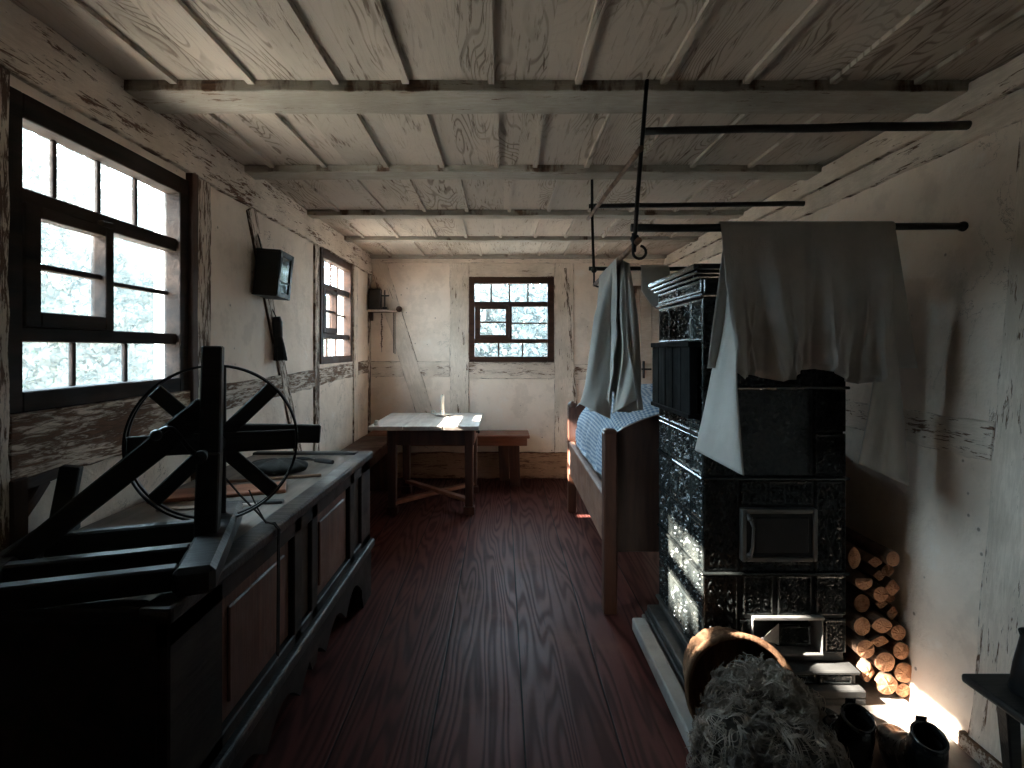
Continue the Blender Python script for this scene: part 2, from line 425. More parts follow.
def trim_obj(n, length, width, thick, mat, mtx, jit=.004, step=.09):
    """a timber: local X along it, local Y its thickness, local Z its width; the long arrises waver as hewn wood does"""
    b = B(); k = max(2, int(length / step)); rg = random.Random(n * 31 + 5)
    fs = []
    for i in range(k + 1):
        x = -length / 2 + length * i / k
        for (yy, zz) in ((-1, -1), (1, -1), (1, 1), (-1, 1)):
            b.v.append(V((x, yy * thick / 2 + (rg.uniform(-jit, jit) * .4 if yy < 0 else 0), zz * width / 2 + rg.uniform(-jit, jit))))
    for i in range(k):
        for j in range(4):
            a, c = i * 4 + j, i * 4 + (j + 1) % 4
            b.f.append((a, c, c + 4, a + 4))
    b.f.append((0, 3, 2, 1)); b.f.append((k * 4, k * 4 + 1, k * 4 + 2, k * 4 + 3))
    o = b.build('trim_%d' % n, mat, bevel=.004); o.matrix_world = mtx; MW[o.name] = mtx
    return struct(o)
TN = [0]
def timber(frame, u0, v0, u1, v1, width, proud=.012, mat='paint', jit=.004, thick=.05):
    """frame: 4x4 with x along the wall, y into the wall, z up"""
    TN[0] += 1
    L = sqrt((u1 - u0) ** 2 + (v1 - v0) ** 2); a = atan2(v1 - v0, u1 - u0)
    m = frame @ Matrix.Translation(V(((u0 + u1) / 2, thick / 2 - proud, (v0 + v1) / 2))) @ Matrix.Rotation(-a, 4, 'Y')
    return trim_obj(TN[0], L, width, thick, mat, m, jit)

def frame_mat(o, x, y, z):
    m = Matrix.Identity(4)
    for i, c in enumerate((V(x), V(y), V(z), V(o))):
        for r in range(3): m[r][i] = c[r]
    return m
FL = frame_mat((XL, 0, 0), (0, 1, 0), (-1, 0, 0), (0, 0, 1))          # left wall: u = world Y
FB = frame_mat((0, YB, 0), (1, 0, 0), (0, 1, 0), (0, 0, 1))           # back wall: u = world X
upv = V((RWS, 0, 1)).normalized()
FR = frame_mat((RW0, 0, 0), (0, -1, 0), V((1, 0, -RWS)).normalized(), upv)   # right wall: u = -world Y

# windows: u0, u1, v0, v1
W1 = (1.487, 2.335, 1.125, 1.985)
W2 = (4.055, 4.885, 1.190, 2.020)
W3 = (-.33, .50, 1.170, 2.000)
def wall_with(name, frame, u0, u1, v0, v1, holes, thick=.13):
    b = B()
    us = sorted(holes); cur = u0
    for h in us:
        b.box(cur, h[0], 0, thick, v0, v1, frame)
        b.box(h[0], h[1], 0, thick, v0, h[2], frame); b.box(h[0], h[1], 0, thick, h[3], v1, frame)
        cur = h[1]
    b.box(cur, u1, 0, thick, v0, v1, frame)
    return struct(b.build(name, 'plaster', fix=True))
wall_with('wall_left', FL, YF, YB + .17, 0, ZC, [W1, W2])
wall_with('wall_back', FB, XL - .17, 2.0, 0, ZC, [W3])
b = B()
b.grid(lambda u, v: (xr(v * ZC) + .006 * rnoise((0, u * 16, v * 5)) + .004 * rnoise((3, u * 40, v * 12)), YF + (YB - YF + .1) * u, v * ZC), 120, 40)
for q in ((YF, YB + .1),):
    b.box(1.70, 1.85, q[0], q[1], -.05, ZC + .05)
struct(b.build('wall_right', 'plaster', smooth=True, fix=False))
struct(B().box(-1.6, 2.0, YF - .15, YF, 0, ZC).build('wall_front', 'bare'))  # unseen wall, made dark and set close to cut bounced light

def window(n, frame, w, dark='frame'):
    u0, u1, v0, v1 = w; W = u1 - u0; H = v1 - v0
    base = frame @ Matrix.Translation(V((u0, 0, v0)))
    X = lambda t: t * W
    Z = lambda t: H - t * H
    b = B(); y0, y1 = .0, .056
    def bar(bb, a, c, t, d, ya=y0, yb=y1): bb.box(X(a), X(c), ya, yb, Z(d), Z(t))
    bar(b, -.012, .055, -.012, 1.012, -.012); bar(b, .935, 1.012, -.012, 1.012, -.012)
    bar(b, .055, .935, -.012, .068, -.012); bar(b, .055, .935, .945, 1.012, -.012)
    bar(b, .055, .935, .285, .345, .004); bar(b, .055, .935, .735, .785, .004)            # transoms
    bar(b, .455, .505, .345, .735, .004)                                                 # middle post
    for x in (.255, .475, .70): bar(b, x - .0095, x + .0095, .068, .285, .036, .052)
    bar(b, .505, .935, .533, .552, .036, .052)
    for x in (.345, .635): bar(b, x - .010, x + .010, .785, .945, .036, .052)
    o = struct(b.build('window_%d' % n, dark, bevel=.003)); o.matrix_world = base; MW[o.name] = base
    s = B()
    bar(s, .06, .125, .335, .735, -.014, .03); bar(s, .43, .475, .335, .735, -.014, .03)
    bar(s, .125, .43, .335, .375, -.014, .03); bar(s, .125, .43, .685, .735, -.014, .03)
    bar(s, .125, .43, .522, .543, .0, .03)
    bar(s, .40, .455, .318, .34, -.024, .0)                                             # turning catch
    s.build('casement', dark, o, world=False, bevel=.003)
    g = B(); g.box(X(.05), X(.94), .0445, .0475, Z(.95), Z(.06)); g.build('glazing', 'glass', o, world=False)
    return o
window(1, FL, W1, 'frame_dark'); window(2, FL, W2); window(3, FB, W3)

# ceiling beams (named trim) ------------------------------------------------
for (y0, y1, dp) in beams:
    TN[0] += 1
    m = Matrix.Translation(V((.18, (y0 + y1) / 2, ZC + .03 - dp / 2))) @ Matrix.Rotation(pi / 2, 4, 'X')
    # local Z (width) -> world -Y..: width across the room depth; local Y (thickness) -> world Z
    trim_obj(TN[0], 3.02, y1 - y0, .06 + dp, 'paint_beam', m, .005)

# left wall timbers
timber(FL, YF, 2.125, YB, 2.125, .19, .022, 'paint_some')
timber(FL, 2.44, 0, 2.44, 2.03, .13, .02, 'paint_worn')
timber(FL, 2.36, .95, 2.36, 2.03, .045, .03, 'bare')
timber(FL, 1.41, 0, 1.41, 2.03, .15, .02, 'paint_worn')
timber(FL, 1.485, 1.02, 2.37, 1.02, .19, .018, 'paint_sill', .006)
timber(FL, 2.50, 1.06, 3.92, 1.08, .12, .010, 'paint_sill', .006)
timber(FL, 4.02, 1.09, 5.5, 1.12, .12, .010, 'paint_sill', .006)
timber(FL, 2.93, 2.03, 3.62, .60, .10, .012, 'paint_worn')
timber(FL, 3.96, 0, 3.96, 2.03, .09, .014, 'paint_worn')
timber(FL, 5.0, 0, 5.0, 2.03, .13, .014, 'paint')
timber(FL, 5.53, 0, 5.53, 2.03, .08, .012, 'paint_worn')
# dark knee under the near window
timber(FL, 1.505, .70, 1.505, .94, .05, .03, 'bare')
timber(FL, 1.49, .915, 1.66, .925, .03, .028, 'bare')
timber(FL, 1.515, .83, 1.60, .92, .035, .026, 'bare')
# back wall timbers
timber(FB, XL, 2.185, 1.62, 2.185, .07, .03, 'paint')
timber(FB, -.435, 0, -.435, 2.15, .19, .016, 'paint')
timber(FB, .61, 0, .61, 2.15, .19, .016, 'paint')
timber(FB, -1.255, 2.17, -.72, .45, .165, .014, 'paint')
timber(FB, XL, 1.09, -.93, 1.09, .15, .010, 'paint_some')
timber(FB, -.86, 1.09, -.53, 1.09, .15, .010, 'paint_some')
timber(FB, -.34, 1.075, .515, 1.075, .16, .012, 'paint_some')
timber(FB, -.34, 2.08, .515, 2.08, .14, .012, 'paint')
timber(FB, .705, 1.06, 1.60, 1.06, .15, .010, 'paint_some')
timber(FB, XL, .13, 1.60, .13, .26, .03, 'sill_bounce', .008)
timber(FB, .62, 2.1, .74, .6, .03, .018, 'paint_worn')
# right wall timbers (u = -Y)
timber(FR, -YB, 2.165, -YF, 2.165, .10, .03, 'paint', .003)
timber(FR, -YB, 2.06, -YF, 2.06, .10, .018, 'paint', .004)
timber(FR, -YB, 1.02, -1.74, 1.00, .12, .012, 'paint_some', .006)
timber(FR, -1.60, 0, -1.60, 2.03, .27, .014, 'paint')
# skirting strip at the foot of the right wall
struct(B().beam((xr(.05) - .012, .6, .065), (xr(.05) - .012, 1.76, .065), .024, .05).build('baseboard_right', 'paint_sill', bevel=.003))

# plank door beside the bed, mostly behind the stove
d = B()
for i in range(5): d.box(1.02 + i * .115, 1.02 + i * .115 + .112, YB - .035, YB, .02, 1.92)
dr = struct(d.build('door_1', 'door', bevel=.003))
l = B().box(1.385, 1.40, YB - .075, YB - .036, 1.00, 1.17); l.beam((1.37, YB - .055, 1.09), (1.47, YB - .055, 1.09), .015, .018)
l.build('latch', 'iron', dr, world=False, bevel=.002)

# ================================================================ CHEST BENCH ON THE LEFT
CX, CY0, CY1, CZ = -.70, 1.17, 2.94, .74
t = thing('chest', 'long dark wooden chest with reddish panelled front under the windows', 'chest', (-1.0, 2.05, 0))
b = B()
b.box(-1.30, CX - .025, CY0, CY1, .27, CZ - .02)                                   # carcass
for y0, y1 in ((CY0, 1.395), (1.875, 1.945), (2.045, 2.11), (2.555, 2.63), (2.76, CY1)): b.box(CX - .03, CX, y0, y1, .29, CZ - .02)
b.box(CX - .03, CX, CY0, CY1, .66, CZ - .02); b.box(CX - .03, CX, CY0, CY1, .29, .33)
b.build('carcass', 'chest', t, bevel=.004)
for y0, y1 in ((1.40, 1.87), (2.115, 2.55)):
    p = B().box(CX - .026, CX - .018, y0, y1, .33, .66); p.box(CX - .02, CX - .010, y0 + .05, y1 - .05, .37, .62)
    p.build('panel', 'chest_panel', t, bevel=.006)
for y0, y1 in ((1.945, 2.045), (2.63, 2.76)):
    B().box(CX - .026, CX - .014, y0, y1, .33, .66).build('narrow_panel', 'chest', t, bevel=.004)
B().box(-1.30, CX - .05, CY0 + .03, CY1 - .04, CZ - .02, CZ).build('chest_lid', 'chest_top', t, bevel=.003)
r = B(); r.box(CX - .06, CX + .012, CY0 - .012, CY1 + .012, CZ - .025, CZ + .012)
r.box(-1.305, CX - .06, CY1 - .04, CY1 + .012, CZ - .025, CZ + .012); r.box(-1.305, CX - .06, CY0 - .012, CY0 + .035, CZ - .025, CZ + .012)
r.build('lid_moulding', 'black_wood', t, bevel=.008, seg=2)
B().box(-1.29, CX + .022, CY0 - .015, CY1 + .015, .25, .29).build('base_moulding', 'black_wood', t, bevel=.009, seg=2)
# scalloped skirt along the front and the near end
def skirt(L):
    top = [(0, .25), (L, .25)]
    pts = [(0, .0), (.16, .0), (.19, .07)]
    n = 60
    def h(s):
        base = .17 - .06 * abs(sin(pi * s * 1.0)) * 0
        return .10 + .075 * abs(sin(pi * s * 5)) - (.05 if abs(s - .5) < .02 else 0)
    for i in range(n + 1):
        s = i / n; pts.append((.19 + (L - .38) * s, h(s)))
    pts += [(L - .19, .07), (L - .16, 0), (L, 0)]
    return pts + top[::-1]
m = frame_mat((CX + .005, CY0, 0), (0, 1, 0), (-1, 0, 0), (0, 0, 1))
sk = B().prism(skirt(CY1 - CY0), .03, m)
sk.box(-1.29, CX - .03, CY0, CY0 + .03, .0, .25); sk.box(-1.29, CX - .03, CY1 - .03, CY1, 0, .25)
sk.build('skirt', 'chest', t)

# ---------------------------------------------------------------- machine with the big wheel, standing on the chest
MZ = CZ + .013
t = thing('winding_wheel', 'black wooden winding wheel with thin hoop rim and iron crank standing on the chest', 'spinning wheel', (-.765, 1.47, MZ), radians(19.3))
def L(bm, name, mat, par=None, **kw): return bm.build(name, mat, par or t, world=False, **kw)
f = B().box(-.04, .045, -.28, .30, 0, .062); L(f, 'foot_beam', 'black_wood', bevel=.012)
f = B().box(-.465, -.395, -.36, .335, 0, .055); L(f, 'foot_beam', 'black_wood', bevel=.012)
for y, z1, h in ((.10, .062, .03), (-.105, .060, .03), (-.235, .058, .022)):
    L(B().box(-.40, -.035, y - .018, y + .018, .006, z1), 'cross_rail', 'black_wood', bevel=.005)
p = B(); p.beam((-.012, -.005, .055), (-.005, -.005, .27), .066, .055); p.beam((-.004, -.005, .265), (.002, -.005, .545), .054, .052, w1=.05, h1=.048)
p.beam((.002, -.005, .545), (.002, -.005, .566), .05, .048, w1=.034, h1=.034)
L(p, 'post', 'black_wood', bevel=.004)
p = B(); p.beam((-.03, .255, .0), (-.03, .255, .40), .05, .045, w1=.045); L(p, 'rear_post', 'black_wood', bevel=.004)
p = B(); p.beam((-.05, .245, .285), (.275, .265, .262), .03, .055, w1=.025, h1=.058); L(p, 'rear_arm', 'black_wood', bevel=.004)
p = B(); p.beam((-.012, -.012, .385), (-.42, -.030, .035), .066, .024, up=(0, 1, 0), w1=.05, h1=.024); L(p, 'brace', 'black_wood', bevel=.004)
p = B().beam((-.43, .288, .05), (-.405, .288, .20), .05, .035, up=(0, 1, 0)); L(p, 'stub_post', 'black_wood', bevel=.003)
WC = V((-.016, .155, .267)); R = .222
wh = B()
wm = Matrix.Translation(WC) @ Matrix.Rotation(pi / 2, 4, 'X')
for y0 in (-.021, .011):
    wh = B().lathe([(R - .003, y0), (R + .003, y0), (R + .003, y0 + .010), (R - .003, y0 + .010), (R - .003, y0)], wm, 72); L(wh, 'hoop', 'iron')
for k in range(4):
    a = k * pi / 4; dv = V((cos(a), 0, sin(a))) * (R - .004)
    o = V((0, -.006 + k * .004, 0)); w = .058 if k % 2 == 0 else .042
    L(B().beam(WC - dv + o, WC + dv + o, .012, w, up=(0, 1, 0) if False else V((-sin(a), 0, cos(a)))), 'spoke_board', 'black_wood', bevel=.003)
hb = B().lathe([(0, -.03), (.024, -.03), (.030, -.012), (.030, .012), (.024, .03), (0, .03)], wm, 20); L(hb, 'hub', 'black_wood', smooth=False)
ax = B().tube([V((-.016, .285, .266)), V((-.016, .0, .267)), V((-.016, -.085, .268))], .011, 10)
ak = L(ax, 'axle', 'iron')
cr = B()
cpts = []
for i in range(15):
    s = i / 14; x = -.016 - .088 * s; z = .268 + .064 * s + .022 * sin(s * pi * 1.0) * (1 if s < .5 else 1)
    cpts.append(V((x, -.08 - .004 * s, z - .012 * sin(2 * pi * s))))
cr.tube(cpts, [.009 - .004 * sin(pi * i / 14) for i in range(15)], 8)
cr.tube([V((-.016, -.092, .268)), V((-.016, -.07, .268))], .016, 12)
ck = L(cr, 'crank', 'iron', smooth=True)
kb = B().lathe([(0, 0), (.008, 0), (.007, .018), (.011, .022), (.014, .032), (.011, .043), (0, .047)],
               Matrix.Translation(V((-.104, -.082, .332))) @ Matrix.Rotation(pi / 2, 4, 'X'), 14)
kb.build('crank_knob', 'iron', ck, world=False, smooth=True)

# twine from the wheel, over the lid edge and down the chest front
tw = B()
c1 = [px(222, 474, 1.66), px(240, 495, 1.66), px(256, 511, 1.67), px(266, 522, 1.685), V((CX + .006, 1.69, CZ + .020)), V((CX + .02, 1.69, CZ + .004)), V((CX + .018, 1.69, .66)), V((CX + .015, 1.695, .5)), V((CX + .012, 1.70, .36)), V((CX + .012, 1.708, .35)), V((CX + .012, 1.712, .37)), V((CX + .016, 1.706, .55)), V((CX + .018, 1.70, .70))]
tw.tube(c1, .0028, 6)
c2 = [px(249, 490, 1.70), px(257, 507, 1.69), px(266, 523, 1.70), V((CX + .006, 1.70, CZ + .021)), V((CX + .02, 1.70, CZ)), V((CX + .018, 1.70, .70))]
tw.tube(c2, .0024, 6)
single(tw, 'twine', 'twine', 'dark twine looped over the chest edge and hanging down its front', 'twine', fix=True)

# things lying on the chest lid, beyond the wheel
def flat(x, y, z, L_, W_, H_, rz): return Matrix.Translation(V((x, y, z))) @ Matrix.Rotation(rz, 4, 'Z'), L_, W_, H_
def board(name, mat, label, x, y, z, l, w, h, rz, cat='board', bev=.003, group=None):
    bb = B().box(-l / 2, l / 2, -w / 2, w / 2, 0, h)
    o = bb.build(name, mat, bevel=bev); o.location = (x, y, z); o.rotation_euler = (0, 0, rz); return tag(o, label, cat, group)
board('wooden_board', 'bench', 'flat red-brown board lying on the chest lid behind the big wheel', -1.07, 2.12, CZ + .001, .46, .15, .014, .35)
board('wooden_batten', 'black_wood', 'dark batten lying across the chest lid near its front edge', -.885, 1.98, CZ + .001, .20, .032, .010, .15, 'batten')
board('wooden_stick', 'pole_brown', 'long thin brown stick lying askew on the chest lid', -1.0, 2.33, CZ + .002, .46, .014, .012, .33, 'stick')
board('wooden_lath', 'table_top', 'pale thin lath lying on the chest lid below the wheel', -1.02, 1.93, CZ + .001, .32, .03, .008, .22, 'lath')
# dark fulling-cloth bundle and iron sickle
bd = B()
bd.grid(lambda u, v: V((-.99 + .13 * cos(u * 2 * pi) * sin(v * pi) , 2.46 + .075 * sin(u * 2 * pi) * sin(v * pi), CZ + .034 + .032 * cos(v * pi) + .006 * sin(9 * u * 2 * pi) * sin(v * pi))), 40, 14)
single(bd, 'cloth_bundle', 'twine', 'low dark bundle lying on the chest lid by the wall', 'bundle', smooth=True)
t2 = thing('sickle', 'small dark sickle with curved blade lying at the far end of the chest lid', 'sickle', (-.88, 2.66, CZ + .002))
cv = [V((-1.10 + .20 * s, 2.60 + .09 * sin(s * pi * .9) + .05 * s, CZ + .016)) for s in [i / 12 for i in range(13)]]
B().tube(cv, [.004 + .006 * sin(pi * i / 12 * .95 + .1) for i in range(13)], 6).build('blade', 'iron', t2)
B().tube([cv[-1], cv[-1] + V((.05, -.03, .003)), cv[-1] + V((.10, -.055, .002))], [.009, .012, .010], 8).build('grip', 'black_wood', t2)

# ================================================================ LEFT WALL THINGS
t = thing('wall_lantern', 'black box lantern with a glazed front hung on the wall between the windows', 'lantern', (XL + .01, 3.03, 1.59))
lm = frame_mat((XL + .01, 2.935, 1.585), V((.05, 1, .0)).normalized(), (1, -.05, 0), (0, 0, 1))
lm = Matrix.Translation(V((XL + .012, 2.93, 1.583))) @ Matrix.Rotation(radians(4.5), 4, 'Y') @ Matrix.Rotation(radians(-3), 4, 'X') @ Matrix.Rotation(radians(-2), 4, 'Z')
b = B(); b.box(0, .125, 0, .165, 0, .235, lm)
b.box(-.002, .132, -.006, .171, .229, .241, lm); b.box(-.002, .132, -.006, .171, -.006, .004, lm); b.build('case', 'iron', t, bevel=.003)
fr = B()
for y0, y1, z0, z1 in ((0, .025, 0, .235), (.14, .165, 0, .235), (.025, .14, 0, .022), (.025, .14, .213, .235), (.025, .14, .075, .083)):
    fr.box(.124, .134, y0, y1, z0, z1, lm)
df = fr.build('door', 'iron', t, bevel=.002)
B().box(.1245, .1275, .024, .141, .02, .215, lm).build('pane', 'lantern_glass', df)
hk = B().tube([V((XL + .005, 3.0, 1.92)), V((XL + .02, 3.0, 1.88)), V((XL + .03, 3.005, 1.828))], .004, 6); hk.build('hanger', 'iron', t)
# whisk broom
t = thing('whisk_broom', 'dark bundled whisk broom hanging on the wall below the box lantern', 'broom', (XL + .03, 3.22, 1.22))
br = B().tube([V((XL + .03, 3.20, 1.475)), V((XL + .032, 3.205, 1.44)), V((XL + .034, 3.215, 1.36))], [.022, .030, .026], 12); br.build('handle', 'black_wood', t, smooth=True)
rg = random.Random(5); bs = B()
for i in range(60):
    a = rg.uniform(0, 2 * pi); q = sqrt(rg.random())
    p0 = V((XL + .034 + .016 * q * cos(a), 3.212 + .02 * q * sin(a), 1.375)); p1 = V((XL + .040 + .030 * q * cos(a), 3.235 + .058 * q * sin(a), 1.222 + rg.uniform(0, .012)))
    bs.tube([p0, (p0 + p1) / 2 + V((0, .006 * cos(a), 0)), p1], .0055, 5)
bs.build('bristles', 'twine', t)
lp = B().tube([V((XL + .004, 3.195, 1.53)), V((XL + .02, 3.19, 1.50)), V((XL + .03, 3.20, 1.47))], .003, 6); lp.build('loop', 'twine', t)
# long strap that runs beside the broom
# corner shelf
t = thing('corner_shelf', 'small white wooden corner shelf beside the far window', 'shelf', (-1.2, 5.48, 1.655))
s = B().prism([(XL + .012, YB - .17), (-1.13, YB - .17), (-1.05, YB - .05), (-1.05, YB - .016), (XL + .012, YB - .016)], .022,
              frame_mat((0, 0, 1.652), (1, 0, 0), (0, 0, 1), (0, 1, 0)))
s.build('board', 'paint', t, bevel=.003)
b = B().beam((XL + .03, YB - .06, 1.652), (XL + .03, YB - .06, 1.57), .02, .06, up=(0, 1, 0)); b.build('bracket', 'bare', t)
SH = 1.6755
t = thing('prayer_book', 'thick black book standing upright on the corner shelf', 'book', (-1.255, 5.49, SH))
B().box(XL + .02, -1.195, 5.43, 5.445, SH, SH + .20).build('cover', 'pole', t, bevel=.003)
B().box(XL + .02, -1.195, 5.495, 5.51, SH, SH + .20).build('cover', 'pole', t, bevel=.003)
B().box(XL + .027, -1.20, 5.445, 5.495, SH + .005, SH + .194).build('page_block', 'chest_top', t)
t = thing('table_cross', 'small dark cross on a stepped foot standing on the corner shelf', 'cross', (-1.165, 5.50, SH))
b = B().box(-1.20, -1.13, 5.475, 5.525, SH, SH + .012); b.box(-1.187, -1.143, 5.485, 5.515, SH + .012, SH + .028); b.build('foot', 'black_wood', t, bevel=.002)
b = B().box(-1.171, -1.159, 5.494, 5.506, SH + .028, SH + .195); b.box(-1.208, -1.122, 5.494, 5.506, SH + .132, SH + .146); b.build('cross', 'black_wood', t, bevel=.002)
# beads and strap under the shelf
t = thing('bead_string', 'string of dark beads hanging under the corner shelf', 'beads', (-1.17, 5.40, 1.30))
bb = B(); bx_, by_ = -1.172, 5.39
bb.tube([V((bx_, by_ + .022, 1.648)), V((bx_, by_, 1.64)), V((bx_, by_, 1.26))], .002, 5); bb.build('cord', 'twine', t)
bb = B()
for i in range(20):
    z = 1.625 - i * .0165; c = V((bx_ + .004 * sin(i), by_, z))
    bb.lathe([(0, -.007), (.006, -.005), (.009, 0), (.006, .005), (0, .007)], Matrix.Translation(c), 8)
bb.build('beads', 'bare', t, smooth=True)
t = thing('leather_strap', 'thin dark double strap hanging from the end of the corner shelf', 'strap', (-1.085, 5.42, 1.27))
bb = B(); bb.box(-1.094, -1.087, YB - .0225, YB - .0195, 1.25, 1.66); bb.box(-1.080, -1.073, YB - .0225, YB - .0195, 1.24, 1.66)
bb.build('strap', 'twine', t)
pg = B().lathe([(0, 0), (.018, 0), (.022, .02), (.03, .03), (.03, .042), (0, .05)], Matrix.Translation(V((-1.03, YB - .014, 1.685))) @ Matrix.Rotation(pi / 2, 4, 'X'), 12)
single(pg, 'wall_peg', 'bare', 'stubby dark wooden peg on the sloping timber beside the corner shelf', 'peg', smooth=True)

# ================================================================ CORNER BENCHES AND TABLE
t = thing('wall_bench', 'red-brown bench along the far wall under the window', 'bench', (-.4, 5.38, 0))
B().box(-1.29, .25, 5.19, YB - .05, .455, .485).build('seat', 'bench', t, bevel=.006)
B().box(-.95, .225, 5.205, 5.228, .385, .455).build('apron', 'bench', t, bevel=.003)
for x in (.115,):
    for y0, y1, xx in ((5.235, 5.275, .10), (5.47, 5.51, .0)):
        B().beam((xx, (y0 + y1) / 2, .455), (xx + .015, (y0 + y1) / 2 - .01, 0), .105, .035, up=(0, 1, 0), w1=.095).build('leg', 'table', t, bevel=.004)
B().box(-1.1, -1.0, 5.24, 5.28, 0, .455).build('leg', 'table', t, bevel=.004)
t = thing('wall_bench', 'dark bench along the window wall between the chest and the far corner', 'bench', (-1.16, 4.0, 0))
B().box(-1.295, -1.0, 2.99, 5.17, .455, .485).build('seat', 'table', t, bevel=.006)
B().box(-1.04, -1.02, 3.0, 5.15, .37, .455).build('apron', 'table', t, bevel=.003)
for y in (3.05, 4.1, 5.05): B().box(-1.28, -1.03, y, y + .045, 0, .455).build('leg', 'table', t, bevel=.004)

t = thing('dining_table', 'grey-topped wooden table with crossed stretchers standing in the far corner', 'table', (-.6, 4.8, 0))
tt = B()
for x0, x1 in ((-1.03, -.765), (-.762, -.46), (-.457, -.185)): tt.box(x0, x1, 4.25, 5.16, .668, .70)
tt.build('tabletop', 'table_top', t, bevel=.004)
ap = B(); ap.box(-.90, -.225, 4.345, 4.37, .54, .668); ap.box(-.90, -.225, 5.02, 5.045, .54, .668); ap.box(-.905, -.88, 4.345, 5.045, .54, .668)
ap.build('apron', 'table', t, bevel=.003)
dw = B().box(-.25, -.222, 4.40, 5.0, .548, .660); do = dw.build('drawer', 'bench', t, bevel=.004)
B().lathe([(0, 0), (.008, 0), (.007, .014), (.015, .02), (.014, .03), (0, .034)], Matrix.Translation(V((-.222, 4.55, .615))) @ Matrix.Rotation(pi / 2, 4, 'Y'), 12).build('knob', 'iron', do, smooth=True)
legs = [(-.865, 4.375), (-.265, 4.375), (-.265, 5.015), (-.865, 5.015)]
for x, y in legs:
    q = B(); q.beam((x, y, .06), (x, y, .668), .06, .06, up=(0, 1, 0), w1=.07, h1=.07); q.box(x - .043, x + .043, y - .043, y + .043, 0, .06)
    q.build('leg', 'table', t, bevel=.005)
for (a, c, z) in ((0, 2, .085), (1, 3, .105)):
    p0, p1 = V((*legs[a], z)), V((*legs[c], z)); B().beam(p0, p1, .055, .03).build('stretcher', 'bench', t, bevel=.004)

t = thing('candlestick', 'white candle in a white saucer candlestick on the table', 'candlestick', (-.535, 4.93, .70))
cm = Matrix.Translation(V((-.535, 4.93, .7005)))
B().lathe([(0, 0), (.05, 0), (.078, .012), (.082, .018), (.076, .017), (.05, .007), (.022, .008), (.018, .02), (.022, .045), (.022, .05), (.014, .05), (.014, .03), (0, .03)], cm, 28).build('saucer', 'ceramic', t, smooth=True)
hd = B().tube([cm @ V((-.07, -.0, .012)), cm @ V((-.095, 0, .022)), cm @ V((-.098, 0, .04)), cm @ V((-.075, 0, .045)), cm @ V((-.06, 0, .03)), cm @ V((-.062, 0, .014))], .005, 8); hd.build('handle', 'ceramic', t, smooth=True)
cdl = B().lathe([(0, .031), (.016, .031), (.016, .178), (.012, .184), (0, .181)], cm, 16).build('candle', 'wax', t, smooth=True)
B().tube([cm @ V((0, 0, .180)), cm @ V((.001, 0, .192))], .0015, 5).build('wick', 'twine', cdl)
ss = B().lathe([(0, 0), (.014, 0), (.018, .008), (.012, .02), (.016, .034), (.012, .04), (0, .042)], Matrix.Translation(V((-.98, 4.31, .7005))), 14)
single(ss, 'salt_shaker', 'ceramic', 'tiny white pot at the window-side corner of the table', 'pot', smooth=True)

# ================================================================ BED
t = thing('bed', 'red-brown wooden bed with high board ends behind the stove', 'bed', (.95, 3.6, 0))
BX0, BX1, BY0, BY1 = .489, 1.47, 2.70, 4.46
for x in (BX0 + .033, BX1 - .033):
    q = B(); q.beam((x, BY0 + .035, 0), (x, BY0 + .035, .885), .066, .066, up=(0, 1, 0)); q.beam((x, BY0 + .035, .885), (x, BY0 + .035, .90), .07, .07, up=(0, 1, 0), w1=.05, h1=.05); q.build('bed_post', 'bed', t, bevel=.006)
    q = B(); q.beam((x + .025, BY1 - .035, 0), (x + .025, BY1 - .035, .83), .066, .066, up=(0, 1, 0)); q.lathe([(.033, 0), (.036, .012), (.03, .035), (.012, .05), (0, .053)], Matrix.Translation(V((x + .025, BY1 - .035, .825))), 16); q.build('bed_post', 'bed', t, bevel=.006)
def crest(z0, zc, zs):
    pts = [(BX0 + .06, z0), (BX1 - .06, z0)]
    n = 24
    for i in range(n + 1):
        s = 1 - i / n; pts.append((BX0 + .06 + (BX1 - BX0 - .12) * s, zs + (zc - zs) * sin(pi * s) ** .8))
    return pts
B().prism(crest(.30, 1.0, .88), .028, Matrix.Translation(V((0, BY0 + .02, 0)))).build('footboard', 'bed_shaded', t, bevel=.004)
B().prism(crest(.30, 1.02, .82), .028, Matrix.Translation(V((.02, BY1 - .055, 0)))).build('headboard', 'bed', t, bevel=.004)
for x in (BX0 + .012, BX1 - .045):
    q = B().beam((x + .014, BY0 + .06, .445), (x + .034, BY1 - .06, .435), .03, .25); q.beam((x + .018, BY0 + .06, .556), (x + .038, BY1 - .06, .548), .045, .022)
    for yy in (BY0 + .10, ): q.box(x - .006, x + .004, yy, yy + .025, .36, .40)
    q.build('side_rail', 'bed_side', t, bevel=.004)
B().box(BX0 + .075, BX1 - .06, BY0 + .07, BY1 - .08, .30, .36).build('slatted_base', 'bed', t)
mt = B().box(BX0 + .08, BX1 - .07, BY0 + .08, BY1 - .09, .362, .56); single(mt, 'mattress', 'ticking', 'white mattress edge showing inside the bed below the checked quilt', 'mattress', bevel=.05, seg=4, smooth=True)
